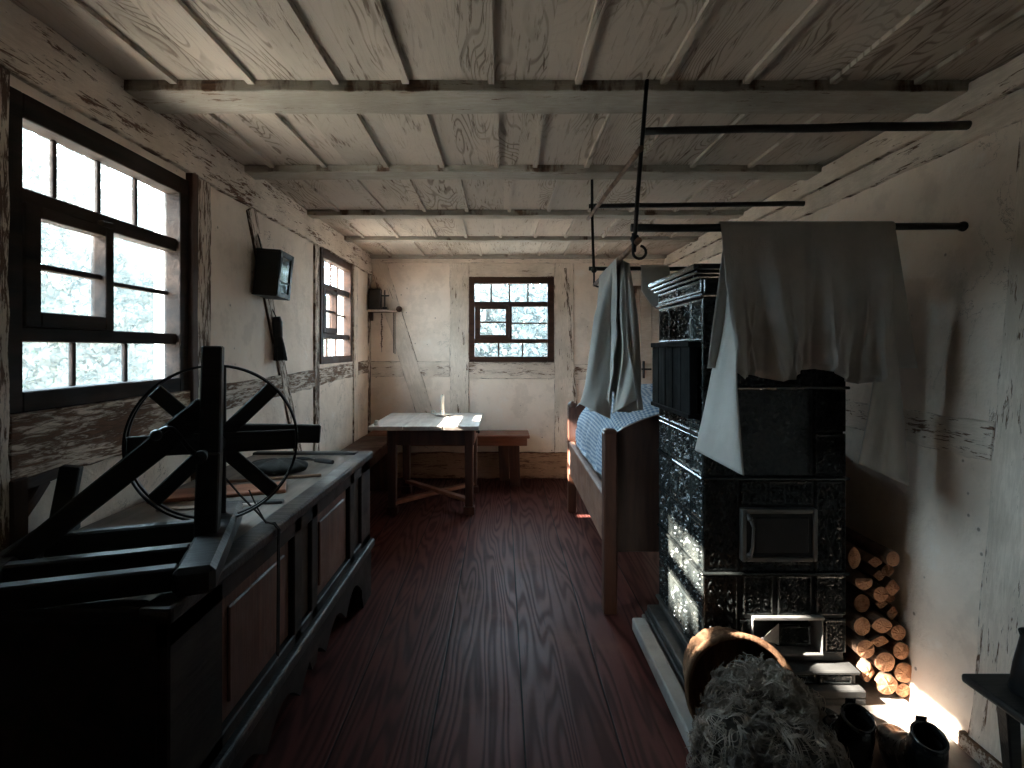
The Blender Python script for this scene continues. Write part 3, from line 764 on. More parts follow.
def quilt(u, v):
    # closed pillow-like shape; u around (0..1), v along the bed
    a = u * 2 * pi; y = BY0 + .10 + (BY1 - BY0 - .20) * v
    env = (max(0, 1 - abs(2 * v - 1) ** 3.2)) ** .42
    ca, sa = cos(a), sin(a)
    sx = (abs(ca) ** .7) * (1 if ca > 0 else -1); sz = (abs(sa) ** .85) * (1 if sa > 0 else -1)
    wr = .022 * rnoise((ca * 1.3, v * 5, sa * 1.4), 2.1) + .012 * rnoise((ca * 2 + 7, v * 9, sa * 3), 3.0)
    xx = .985 + (.455 + wr) * sx * (.82 + .18 * env)
    top = .36 + .09 * sin(v * 2.6 + .2)
    zz = .60 + ((top + wr * 1.6) if sz > 0 else .035) * sz * env
    if sz > 0 and ca < 0: xx -= .01 * sin(pi * sa)
    return V((xx, y, zz))
qb = B().grid(quilt, 96, 70, lambda u, v: (u * 2.3, v * 1.56))
single(qb, 'quilt', 'gingham', 'puffy blue and white checked quilt heaped on the bed', 'quilt', smooth=True)

# ================================================================ TILED STOVE
SX0, SX1, SY0, SY1 = .7275, 1.262, 2.04, 2.62
HZ = .04
def FZ(y): return 1.29 - (y - 349) * 2.04 / F
def FX(x): return (x - 503) * 2.04 / F
t = thing('tiled_stove', 'tall black stove of glazed relief tiles on the white hearth', 'stove', (1.0, 2.33, 0))
B().box(SX0 + .012, SX1 - .012, SY0 + .012, SY1 - .005, .10, FZ(655)).box(SX0 + .012, SX1 - .012, SY0 + .09, SY1 - .005, FZ(655), FZ(617)).box(SX0 + .012, SX1 - .012, SY0 + .012, SY1 - .005, FZ(617), 1.50) \
    .box(SX0 + .012, FX(752), SY0 + .012, SY0 + .10, FZ(655), FZ(617)).box(FX(822), SX1 - .012, SY0 + .012, SY0 + .10, FZ(655), FZ(617)).build('stove_core', 'stove', t)
def scroll(s, q, seed):
    """raised leaf-scroll ornament, mirrored about the middle of the tile"""
    a = abs(s - .5) * 2; h = 0
    for i, (cx, cy, r0, tw_) in enumerate(((.5, .24, .30, 1), (.55, .72, .34, -1), (.0, .5, .24, 1), (.95, .48, .22, -1), (.0, .05, .2, 1), (.1, .95, .2, -1))):
        dx, dy = a - cx, (q - cy) * 1.15; r = sqrt(dx * dx + dy * dy); th = atan2(dy, dx)
        h += exp(-(r / r0) ** 2) * sin(r * 50 + tw_ * th * (1 + (i + seed) % 2) + seed * 1.7)
    return max(-.5, min(1.0, h))
def tile(bm, o, u, v, n, w, h, seed, amp=.0065, k=36, plain=False):
    o, u, v, n = V(o), V(u), V(v), V(n)
    kx = max(8, int(k * min(1.6, max(.5, w / .13)))); ky = max(8, int(k * min(1.6, max(.5, h / .13))))
    def fn(a, c):
        e = min(a * w, (1 - a) * w, c * h, (1 - c) * h)
        if e < 1e-6: z = 0
        elif e < .011: z = .009
        elif plain: z = .006 + .0006 * rnoise((a * 5, c * 5, seed))
        else:
            z = .004 + amp * scroll(a, c, seed) * min(1, (e - .011) / .01)
        return o + u * (a * w) + v * (c * h) + n * z
    bm.grid(fn, kx, ky)
# side facing the room: columns of half, whole and half tiles
U, Vz, N = V((0, 1, 0)), V((0, 0, 1)), V((-1, 0, 0))
g = .006
cols = [(SY0 + .004, 2.172), (2.178, 2.452), (2.458, SY1 - .004)]
cols2 = [(SY0 + .004, 2.30), (2.306, SY1 - .004)]
rows = [(.118, .305, cols), (.311, .466, cols), (.474, .640, cols), (.646, .812, cols), (.820, .96, cols), (.966, 1.098, cols), (1.104, 1.312, cols), (1.318, 1.478, cols)]
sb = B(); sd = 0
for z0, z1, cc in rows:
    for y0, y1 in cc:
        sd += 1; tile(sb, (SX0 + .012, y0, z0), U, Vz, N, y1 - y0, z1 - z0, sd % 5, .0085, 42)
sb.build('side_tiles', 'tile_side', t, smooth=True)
# front
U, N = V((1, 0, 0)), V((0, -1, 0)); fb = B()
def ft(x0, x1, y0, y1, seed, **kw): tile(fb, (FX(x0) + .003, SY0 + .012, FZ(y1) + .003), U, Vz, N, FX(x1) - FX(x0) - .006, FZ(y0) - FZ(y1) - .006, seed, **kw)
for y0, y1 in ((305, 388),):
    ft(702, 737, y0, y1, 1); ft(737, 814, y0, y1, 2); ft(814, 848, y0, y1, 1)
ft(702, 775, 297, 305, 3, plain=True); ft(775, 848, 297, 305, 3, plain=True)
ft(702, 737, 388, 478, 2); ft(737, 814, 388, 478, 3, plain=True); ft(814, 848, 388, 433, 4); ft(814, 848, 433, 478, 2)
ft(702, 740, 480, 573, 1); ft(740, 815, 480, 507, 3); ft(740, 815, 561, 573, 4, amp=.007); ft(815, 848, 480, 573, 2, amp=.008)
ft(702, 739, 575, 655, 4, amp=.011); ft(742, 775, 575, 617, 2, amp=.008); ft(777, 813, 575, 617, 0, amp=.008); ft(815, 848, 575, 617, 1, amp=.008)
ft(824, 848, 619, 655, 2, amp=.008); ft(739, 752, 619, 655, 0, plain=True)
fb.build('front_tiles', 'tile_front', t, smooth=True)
# string courses, cornice, plinth
for z in (FZ(388), FZ(479), FZ(574)):
    B().box(SX0 - .006, SX1 + .006, SY0 - .008, SY1, z - .005, z + .006).build('string_course', 'tile', t, bevel=.004)
co = B()
for k, (e, z0, z1) in enumerate(((.008, 1.482, 1.497), (.020, 1.548, 1.560), (.034, 1.560, 1.575), (.046, 1.575, 1.596))):
    co.box(SX0 - e, SX1 + e, SY0 - e, SY1, z0, z1)
co.box(SX0 + .02, SX1 - .02, SY0 + .02, SY1 - .02, 1.49, 1.59)
co.build('cornice', 'tile', t, bevel=.004)
fz = B(); tile(fz, (SX0 + .008, SY0 + .01, 1.498), V((0, 1, 0)), Vz, V((-1, 0, 0)), .28, .049, 1, .006, 60); tile(fz, (SX0 + .008, SY0 + .295, 1.498), V((0, 1, 0)), Vz, V((-1, 0, 0)), .28, .049, 1, .006, 60)
tile(fz, (SX0 + .01, SY0 + .008, 1.498), V((1, 0, 0)), Vz, V((0, -1, 0)), .515, .049, 1, .006, 60)
fz.build('frieze', 'tile', t, smooth=True)
pl = B()
for e, z0, z1, y in ((.012, .128, .142, 1.985), (.062, HZ + .001, .064, 1.955), (.052, .064, .092, 1.955)):
    pl.box(SX0 - e, SX1 + .012, y, SY1, z0, z1)
pl.box(SX0 + .004, SX1, 1.995, SY1, HZ + .001, .13)
pl.build('plinth', 'plinth', t, bevel=.004)
pt = B()
for i in range(4):
    w = (SX1 - SX0 - .02) / 4; tile(pt, (SX0 + .01 + i * w, 1.997, .093), U, Vz, N, w - .006, .034, i, .006, 30)
pt.build('plinth_tiles', 'tile', t, smooth=True)
# oven door
dz = B(); x0, x1, z0, z1 = FX(740), FX(815), FZ(560), FZ(508)
yd = SY0 - .014
for a in ((x0, x0 + .016, z0, z1), (x1 - .016, x1, z0, z1), (x0 + .016, x1 - .016, z0, z0 + .016), (x0 + .016, x1 - .016, z1 - .016, z1)):
    dz.box(a[0], a[1], yd - .006, SY0 + .02, a[2], a[3])
dz.build('door_frame', 'steel', t, bevel=.003)
od = B().box(x0 + .014, x1 - .014, yd + .002, SY0 + .02, z0 + .014, z1 - .014); od.box(x0 + .05, x1 - .03, yd - .003, yd + .004, z0 + .03, z1 - .03)
oo = od.build('oven_door', 'iron', t, bevel=.004)
hx = x0 + .022
h = B().tube([V((hx, yd + .0, z1 - .02)), V((hx, yd - .022, z1 - .028)), V((hx + .008, yd - .03, z1 - .06)), V((hx + .004, yd - .03, z0 + .06)), V((hx, yd - .022, z0 + .028)), V((hx, yd, z0 + .02))], [.008, .007, .005, .005, .007, .008], 8)
h.lathe([(0, -.009), (.009, -.006), (.011, 0), (.009, .006), (0, .009)], Matrix.Translation(V((hx, yd - .02, z1 - .03))), 10)
h.lathe([(0, -.009), (.009, -.006), (.011, 0), (.009, .006), (0, .009)], Matrix.Translation(V((hx, yd - .02, z0 + .03))), 10)
h.build('handle', 'steel', oo, smooth=True)
# ash opening with its open flap
x0, x1, z0, z1 = FX(752), FX(823), FZ(655), FZ(617)
an = B()
an.box(x0, x0 + .006, SY0 - .004, SY0 + .09, z0, z1); an.box(x1 - .006, x1, SY0 - .004, SY0 + .09, z0, z1); an.box(x0, x1, SY0 - .012, SY0 + .09, z1 - .008, z1 + .004); an.box(x0, x1, SY0 - .006, SY0 + .09, z0 - .002, z0 + .006)
an.build('ash_opening', 'ash', t, bevel=.002)
pt = B(); tile(pt, (FX(783), SY0 + .05, z0 + .012), U, Vz, N, FX(818) - FX(783), .075, 3, .008, 30); pt.box(FX(783), FX(818), SY0 + .05, SY0 + .07, z0 + .006, z0 + .09)
pt.build('ash_plate', 'tile', t, smooth=False)
fl = B(); fl.add([V((FX(757), SY0 - .045, z0 + .085)), V((FX(783), SY0 + .03, z0 + .10)), V((FX(783), SY0 + .03, z0 + .02)),
                  V((FX(757), SY0 - .045, z0 + .079)), V((FX(783), SY0 + .034, z0 + .10)), V((FX(783), SY0 + .034, z0 + .02))],
                 [(0, 1, 2), (3, 5, 4), (0, 3, 4, 1), (1, 4, 5, 2), (2, 5, 3, 0)])
fl.lathe([(0, -.008), (.008, 0), (0, .008)], Matrix.Translation(V((FX(757), SY0 - .045, z0 + .082))), 8)
fl.build('ash_flap', 'ash', t)
# plank shutter on the stove's side
sh = B()
for i in range(5): sh.box(SX0 - .042, SX0 - .012, SY0 + .012 + i * .103, SY0 + .012 + i * .103 + .099, 1.045, 1.305)
sh.box(SX0 - .048, SX0 + .0, SY0 + .008, SY0 + .53, 1.297, 1.318); sh.box(SX0 - .048, SX0, SY0 + .008, SY0 + .53, 1.032, 1.05)
sh.build('warming_shutter', 'shutter', t, bevel=.003)

# hearth
t = thing('hearth', 'low pale stone hearth slab with a grey painted curb under the stove', 'hearth', (1.0, 1.8, 0))
B().box(.655, RW0 - .012, .75, 2.64, 0, HZ).build('slab', 'stone', t, bevel=.006)
q = B(); q.beam((.623, .75, .029), (.623, 2.565, .029), .062, .058); q.build('curb', 'curb', t, bevel=.008, seg=2)

# ================================================================ FIREWOOD
LOGS = [  # px x, px y, rx, ry (px), kind, dy, label
 (858, 552, 9, 15, 'split', .06, 'tall dim split log at the top of the firewood stack against the stove'),
 (900, 548, 9, 10, 'round', .02, 'round log at the very top of the firewood stack against the wall'),
 (884, 556, 10, 7, 'wedge', .05, 'thin splintered wedge lying beside the topmost round log'),
 (903, 568, 9, 8, 'split', .06, 'shaded split log directly under the topmost round log'),
 (887, 572, 8, 7, 'wedge', .04, 'small wedge between the splintered wedge and the upper round log'),
 (864, 578, 12, 11, 'half', .03, 'half-round log below the tall dim split log by the stove'),
 (902, 586, 10, 11, 'wedge', .03, 'pointed wedge beside the upper round log and against the wall'),
 (884, 593, 10, 10, 'round', .02, 'round log in the middle of the upper half of the firewood stack'),
 (908, 604, 8, 8, 'split', .07, 'small dark log deep in the firewood stack against the wall'),
 (890, 608, 9, 7, 'wedge', .04, 'small wedge just under the upper round log of the firewood stack'),
 (866, 609, 11, 12, 'round', .05, 'dim round log half sunk in the stack beside the stove'),
 (904, 620, 8, 10, 'wedge', .04, 'narrow upright wedge against the wall halfway up the firewood stack'),
 (857, 632, 11, 12, 'round', .01, 'orange round log touching the stove halfway up the firewood stack'),
 (881, 629, 14, 10, 'split', .0, 'wide lens-shaped split log in the middle of the firewood stack'),
 (902, 638, 10, 10, 'round', .0, 'round log against the wall just below the narrow upright wedge'),
 (878, 649, 13, 8, 'wedge', .0, 'wide low wedge under the lens-shaped split log'),
 (857, 657, 12, 12, 'round', -.01, 'sunlit round log touching the stove low in the firewood stack'),
 (903, 659, 11, 11, 'round', -.01, 'round log against the wall level with the sunlit log by the stove'),
 (880, 671, 13, 13, 'round', -.02, 'large half-sunlit round log in the lower middle of the firewood stack'),
 (860, 686, 9, 14, 'wedge', -.01, 'tall pointed wedge at the foot of the stack beside the stove plinth'),
 (904, 684, 13, 13, 'round', -.02, 'large round log low in the firewood stack against the wall'),
 (880, 697, 14, 13, 'round', -.03, 'large rough pale log in the bottom row of the firewood stack'),
 (903, 706, 10, 9, 'split', -.02, 'broken orange log at the foot of the firewood stack by the wall'),
]
LD = 2.02; rg = random.Random(11)
def logpt(x, y):
    X = 1.277 + (x - 846) * (1.474 - 1.277) / (917 - 846); Z = HZ + .0015 + (714.5 - y) * (.555 - HZ) / (714.5 - 536)
    return X, Z
sxs = (1.474 - 1.277) / 71; szs = (.555 - HZ) / 178.5
for i, (x, y, rx, ry, kind, dy, lab) in enumerate(LOGS):
    X, Z = logpt(x, y); n = 22; prof = []
    for j in range(n):
        a = 2 * pi * j / n; w = 1 + .05 * rnoise((cos(a) * 1.5, sin(a) * 1.5, i * 3.1), 1.3)
        ca, sa = cos(a), sin(a)
        if kind == 'half': sa = min(sa, .35)
        elif kind == 'wedge':
            k = 1 / (abs(ca) ** 1.15 + abs(sa) ** 1.15) ** (1 / 1.15); ca, sa = ca * k * 1.02, sa * k * 1.02
            if i % 2: ca, sa = ca * .92 + sa * .2, sa * .95
        elif kind == 'split':
            k = 1 / (abs(ca) ** 1.6 + abs(sa) ** 1.6) ** (1 / 1.6); ca, sa = ca * k, sa * k
        prof.append((ca * w * rx * sxs * .955, sa * w * ry * szs * .965))
    yf = LD + dy; ye = yf + .33 - max(0, dy)
    lg = B(); vs = []
    for q in range(5):
        s = q / 4; k = 1 + .03 * sin(q * 2 + i)
        vs += [V((a * k, yf - LD + .003 + (ye - yf) * s, c * k)) for a, c in prof]
    fs = [(q * n + j, q * n + (j + 1) % n, (q + 1) * n + (j + 1) % n, (q + 1) * n + j) for q in range(4) for j in range(n)]
    fs.append(tuple(4 * n + j for j in range(n)))
    lg.add(vs, fs)
    o = lg.build('log', 'bark', smooth=False); o.location = (X, LD, Z); MW[o.name] = Matrix.Translation(V((X, LD, Z)))
    tag(o, lab, 'log', 'firewood stacked between the stove and the wall')
    ce = B(); jit = [rg.uniform(-.004, .002) for _ in range(n)]
    ce.add([V((0, dy - .004, 0))] + [V((a * .55, dy - .002 + jit[j], c * .55)) for j, (a, c) in enumerate(prof)] + [V((a * .99, dy + .001 + jit[j] * .4, c * .99)) for j, (a, c) in enumerate(prof)] + [V((a, dy + .0035, c)) for a, c in prof],
           [(0, 1 + j, 1 + (j + 1) % n) for j in range(n)] + [(1 + j, 1 + (j + 1) % n, 1 + n + (j + 1) % n, 1 + n + j) for j in range(n)] + [(1 + n + j, 1 + n + (j + 1) % n, 1 + 2 * n + (j + 1) % n, 1 + 2 * n + j) for j in range(n)])
    ce.build('cut_end', 'cut', o, world=False)

# ================================================================ BASKET WITH FLEECE
BC = V((.742, 1.735, HZ + .182)); axv = V((-.10, -.93, .19)).normalized()
q = axv.to_track_quat('Z', 'Y').to_matrix().to_4x4(); bm_ = Matrix.Translation(BC) @ q
t = thing('basket', 'round split-wood basket tipped on its side on the hearth with fleece spilling out', 'basket', (.76, 1.80, HZ))
wb = B(); nr = 64
def wob(j, z): return 1 + .022 * (1 if (j // 2 + int((z + 1) * 55)) % 2 else -1)
vs, fs = [], []
zs = [-.215 + .215 * i / 12 for i in range(13)]
for z in zs:
    r = .128 + .034 * (1 + z / .215)
    for j in range(nr): vs.append(bm_ @ V((r * wob(j, z) * cos(2 * pi * j / nr), r * wob(j, z) * sin(2 * pi * j / nr), z)))
for i in range(12):
    for j in range(nr): fs.append((i * nr + j, i * nr + (j + 1) % nr, (i + 1) * nr + (j + 1) % nr, (i + 1) * nr + j))
fs.append(tuple(range(nr)))
wb.add(vs, fs); wb.build('basket_wall', 'wicker', t, solid=.008)
rm = B().lathe([(.155, -.012), (.169, -.013), (.173, -.002), (.171, .009), (.163, .012), (.154, .006), (.155, -.012)], bm_, 48); rm.build('basket_rim', 'wicker', t, smooth=True)

def blob(bm, c, r, seed, n=26, amp=.22):
    def fn(u, v):
        a = u * 2 * pi; e = (v - .5) * pi; d = V((cos(a) * cos(e), sin(a) * cos(e), sin(e)))
        k = 1 + amp * rnoise(d * 1.9 + V((seed, 0, 0))) + amp * .5 * rnoise(d * 5 + V((0, seed, 0)))
        p = V((c[0] + d.x * r[0] * k, c[1] + d.y * r[1] * k, c[2] + d.z * r[2] * k))
        p.z = max(p.z, .062 if p.x < .665 else HZ + .003); return p
    bm.grid(fn, n, n)
BL = [((.735, 1.66, .195), (.12, .10, .125)), ((.665, 1.53, .17), (.13, .13, .125)), ((.755, 1.50, .17), (.14, .14, .12)), ((.80, 1.60, .15), (.10, .12, .10)), ((.80, 1.30, .08), (.14, .14, .05)), ((.72, 1.40, .12), (.13, .12, .09))]
w = B()
for i, (c, r) in enumerate(BL): blob(w, c, tuple(v * .97 for v in r), i * 2.3)
fo = single(w, 'wool_fleece', 'wool', 'shaggy grey-brown sheep fleece spilling from the tipped basket over the hearth', 'fleece', fix=False)
def locks(bm, blobs, n, seed, r0, lmin, lmax, per=5):
    rg = random.Random(seed)
    for i in range(n):
        c, r = blobs[rg.randrange(len(blobs))]
        a = rg.uniform(0, 2 * pi); e = math.asin(rg.uniform(-.25, 1)); d = V((cos(a) * cos(e), sin(a) * cos(e), sin(e)))
        k = rg.uniform(.93, 1.10); p = V((c[0] + d.x * r[0] * k, c[1] + d.y * r[1] * k, c[2] + d.z * r[2] * k))
        tg = d.cross(V((rg.gauss(0, 1), rg.gauss(0, 1), rg.gauss(0, 1)))).normalized(); tg = (tg + V((0, -.25, -.45)) * .8); tg = (tg - d * tg.dot(d) * .7).normalized(); bt = d.cross(tg)
        L_ = rg.uniform(lmin, lmax); ph = rg.uniform(0, 6.28); fr_ = rg.uniform(4, 10); am = rg.uniform(.004, .013); lift = rg.uniform(.0, .022)
        for m_ in range(per):
            o1, o2 = rg.gauss(0, .0035), rg.gauss(0, .003); pts = []; dp = rg.uniform(-.5, .5)
            for q in range(10):
                s = q / 9
                pt = p + tg * (L_ * (s - .3)) + bt * (am * sin(ph + dp + s * fr_) + o1 * (1 + 2 * s)) + d * (.004 + o2 + am * .8 * cos(ph + dp + s * fr_) + lift * s * s - .02 * (s - .3) ** 2)
                pt.z = max(pt.z, (.066 if pt.x < .665 else HZ + .006)); pts.append(pt)
            bm.tube(pts, [r0 * rg.uniform(.8, 1.3) * (1 - .5 * q / 9) for q in range(10)], 3, cap=False)
loc = V(fo.location)
lk = B(); locks(lk, BL, 1700, 4, .0014, .04, .10, 5); lk.v = [a - loc for a in lk.v]
lk.build('locks', 'wool_locks', fo, world=False, fix=False)
w = B(); LBL = [((.79, 1.63, .315), (.045, .05, .042)), ((.74, 1.65, .315), (.05, .05, .036)), ((.85, 1.59, .26), (.045, .05, .045)), ((.82, 1.61, .295), (.04, .04, .038))]
for i, (c, r) in enumerate(LBL): blob(w, c, tuple(v * .97 for v in r), i * 3.3 + 1, 18)
locks(w, LBL, 200, 9, .0019, .03, .07, 4); w.v = [a - loc for a in w.v]
w.build('pale_locks', 'wool_light', fo, world=False, fix=False)['label'] = 'pale whitish locks of fleece at the basket mouth'

# ================================================================ BOOTS
def boot(name, label, loc, rz, lean=0.0):
    t = thing(name, label, 'boot', loc, rz, 'pair of black boots on the hearth'); t.scale = (1.14, 1.10, 1.12)
    # local: toe towards +Y
    ctr = [((0, -.052, .172), .033, .035), ((0, -.048, .152), .036, .042), ((0, -.040, .130), .039, .048), ((0, -.028, .11), .039, .052), ((0, -.006, .08), .041, .060)]
    n = 24; rings = []
    for (c, rx, ry) in ctr: rings.append([V((c[0] + rx * cos(2 * pi * j / n), c[1] + ry * sin(2 * pi * j / n), c[2] + .018 * sin(2 * pi * j / n) * (1 if c[2] < .1 else .75))) for j in range(n)])
    # foot: rings whose plane turns forward
    for (y, zc, rx, rz_, tilt) in ((.035, .062, .041, .056, .9), (.075, .048, .043, .043, 1.25), (.115, .041, .046, .036, 1.5), (.15, .037, .044, .031, 1.57), (.18, .033, .034, .024, 1.57), (.196, .030, .014, .012, 1.57)):
        ring = []
        for j in range(n):
            a = 2 * pi * j / n; lx = rx * cos(a); ly = rz_ * sin(a)
            p = V((lx, y + ly * cos(tilt), zc + ly * sin(tilt))) ; p.z = max(p.z, .014); ring.append(p)
        rings.append(ring)
    # heel: pull the back of the low rings down to the sole
    for k in (3, 4, 5):
        for j, p in enumerate(rings[k]):
            s = sin(2 * pi * j / n)
            if s < 0 and k >= 4: p.z += (.016 - p.z) * min(1, -s * (1.0 if k == 4 else 1.3)); p.y -= .0 if k > 4 else .012 * -s
    b = B(); vs = [p for r_ in rings for p in r_]
    fs = [(i * n + j, i * n + (j + 1) % n, (i + 1) * n + (j + 1) % n, (i + 1) * n + j) for i in range(len(rings) - 1) for j in range(n)]
    fs.append(tuple((len(rings) - 1) * n + j for j in range(n))); b.add(vs, fs)
    b.build('upper', 'leather', t, world=False, smooth=True, solid=.004, subsurf=1)
    c, rx, ry = ctr[0]
    tb = B().tube([V((c[0] + (rx + .001) * cos(2 * pi * j / n), c[1] + (ry + .001) * sin(2 * pi * j / n), c[2] + .0135 * sin(2 * pi * j / n))) for j in range(n + 1)], .0042, 6, cap=False); tb.build('collar', 'leather', t, world=False, smooth=True)
    pt = B().grid(lambda u, v: V((-.012 + .024 * u, c[1] + ry + .004 + .004 * sin(pi * v), c[2] - .03 + .055 * sin(pi * v * .5))), 3, 8); pt.build('pull_tab', 'leather', t, world=False, solid=.003, smooth=True)
    inn = B().lathe([(0, .09), (.027, .09), (.028, .125), (.028, .155)], Matrix.Translation(V((0, c[1] + .01, 0))) @ Matrix.Diagonal((1, 1.2, 1, 1)), 20); inn.build('lining', 'leather_in', t, world=False, smooth=True)
    sole = []
    for j in range(40):
        a = 2 * pi * j / 40; y = .06 + .145 * sin(a); wd = .046 if y > .06 else .040
        sole.append((wd * cos(a) * (1 - .18 * max(0, (.04 - y) / .1)), y))
    mm = frame_mat((0, 0, 0), (1, 0, 0), (0, 0, 1), (0, 1, 0))
    B().prism(sole, .014, Matrix.Translation(V((0, 0, .004))) @ mm).build('sole', 'leather_in', t, world=False)
    hl = [(x, y) for x, y in sole if y < -.01]
    B().prism([(.034 * cos(a), -.045 + .038 * sin(a)) for a in [2 * pi * j / 20 for j in range(20)]], .012, Matrix.Translation(V((0, 0, 0))) @ mm).build('heel', 'leather_in', t, world=False)
boot('ankle_boot', 'black leather ankle boot standing between the fleece and its pair', (1.025, 1.655, HZ + .001), radians(-8))
boot('ankle_boot', 'black leather ankle boot standing closest to the whitewashed wall', (1.175, 1.575, HZ + .001), radians(-14))

# ================================================================ STOOL AND JUG BY THE RIGHT WALL
t = thing('stool', 'dark plank stool jutting in by the right-hand wall', 'stool', (1.42, 1.42, 0))
B().box(1.315, 1.475, 1.20, 1.605, .335, .36).build('seat', 'black_wood', t, bevel=.008, seg=2)
for x, y in ((1.40, 1.27), (1.40, 1.55)):
    B().beam((x, y, .335), (x + .02, y, HZ + .001), .04, .04, up=(0, 1, 0), w1=.03, h1=.03).build('leg', 'black_wood', t, bevel=.004)
jm = Matrix.Translation(V((1.43, 1.50, .3605)))
t = thing('jug', 'dark flared jug on the plank stool, only its side in view', 'jug', (1.43, 1.50, .3605))
B().lathe([(0, 0), (.052, 0), (.054, .006), (.046, .07), (.036, .12), (.030, .15), (.034, .165), (.030, .163), (.026, .15), (0, .14)], jm, 28).build('body', 'iron', t, smooth=True)
B().tube([jm @ V((.03, 0, .15)), jm @ V((.045, -.02, .14)), jm @ V((.058, -.03, .10)), jm @ V((.042, -.015, .06))], .006, 8).build('handle', 'iron', t, smooth=True)

# ================================================================ DRYING RACK ABOVE THE STOVE
def hanging_rod(label, pts, hookp, ring):
    t = thing('hanging_rod', label, 'rod', pts[0], group='iron hanging rods')
    B().tube(pts, [.0075] * len(pts), 8).build('rod', 'iron', t, smooth=True)
    B().lathe([(0, -.017), (.011, -.013), (.017, 0), (.011, .013), (0, .017)], Matrix.Translation(V(ring)), 14).build('ball', 'iron', t, smooth=True)
    hp = []
    for i in range(13):
        a = pi * 1.45 * i / 12; hp.append(V(hookp) + V((.022 - .022 * cos(a), 0, -.035 - .022 * sin(a))))
    B().tube([V(hookp) + V((0, 0, .03)), V(hookp)] + hp, .005, 8).build('hook', 'iron', t, smooth=True)
YN, YR = 1.90, 2.95
hanging_rod('near iron rod hanging from the first ceiling beam beside the big white shirt',
            [px(647, 80, YN + .03), px(643, 131, YN), px(638, 190, YN), px(634, 252, YN)], px(633, 242, YN), px(635, 239, YN))
hanging_rod('far iron rod hanging from the second ceiling beam above the bed',
            [px(592, 173, YR), px(592, 205, YR), px(593, 250, YR), px(594, 272, YR)], px(594, 276, YR), px(594, 270, YR))
def pole(label, p0, p1, r0, r1, mat='pole', end=None):
    p0, p1 = V(p0), V(p1); n = 9; rg = random.Random(int(p0.x * 999) + int(p1.z * 777))
    pts = [p0.lerp(p1, i / n) + V((0, rg.uniform(-.002, .002), rg.uniform(-.002, .002))) for i in range(n + 1)]
    b = B().tube(pts, [r0 + (r1 - r0) * i / n for i in range(n + 1)], 10)
    if end: b.lathe([(0, -.015), (.014, -.012), (.018, 0), (.014, .012), (0, .015)], Matrix.Translation(p1 - V((.012, 0, 0))) @ Matrix.Rotation(pi / 2, 4, 'Y'), 12)
    return single(b, 'drying_pole', mat, label, 'pole', p0, 'poles of the drying rack', smooth=True)
YP = 1.93
pole('upper near black pole reaching from the iron rod to the wall below the ceiling', px(644, 131, YP), (xr(2.06), YP, CAMZ + (349 - 125) * YP / F), .0125, .0155)
pole('near black pole that carries the wide white shirt', px(631, 228, YP), (xr(1.71) + .005, YP, 1.714), .014, .012, end=True)
pole('upper far black pole crossing above the shirt poles to the wall', px(589, 206, 2.985), (xr(2.06), 2.985, CAMZ + (349 - 203.5) * 2.985 / F), .012, .014)
pole('lower far black pole running behind the stove top to the wall', px(589, 268.5, 2.985), (xr(1.72), 2.985, 1.715), .011, .012)
pole('bare brown stick slung lengthwise between the two iron rods', px(641, 148, 1.875), px(588, 219, 3.02), .010, .009, 'pole_brown')
LP0, LP1 = px(639, 240, 1.86), px(594.5, 285, 3.0)
pole('lengthwise pole under the rods with the smaller white shirt over it', LP0, LP1, .0105, .010, 'pole_brown')

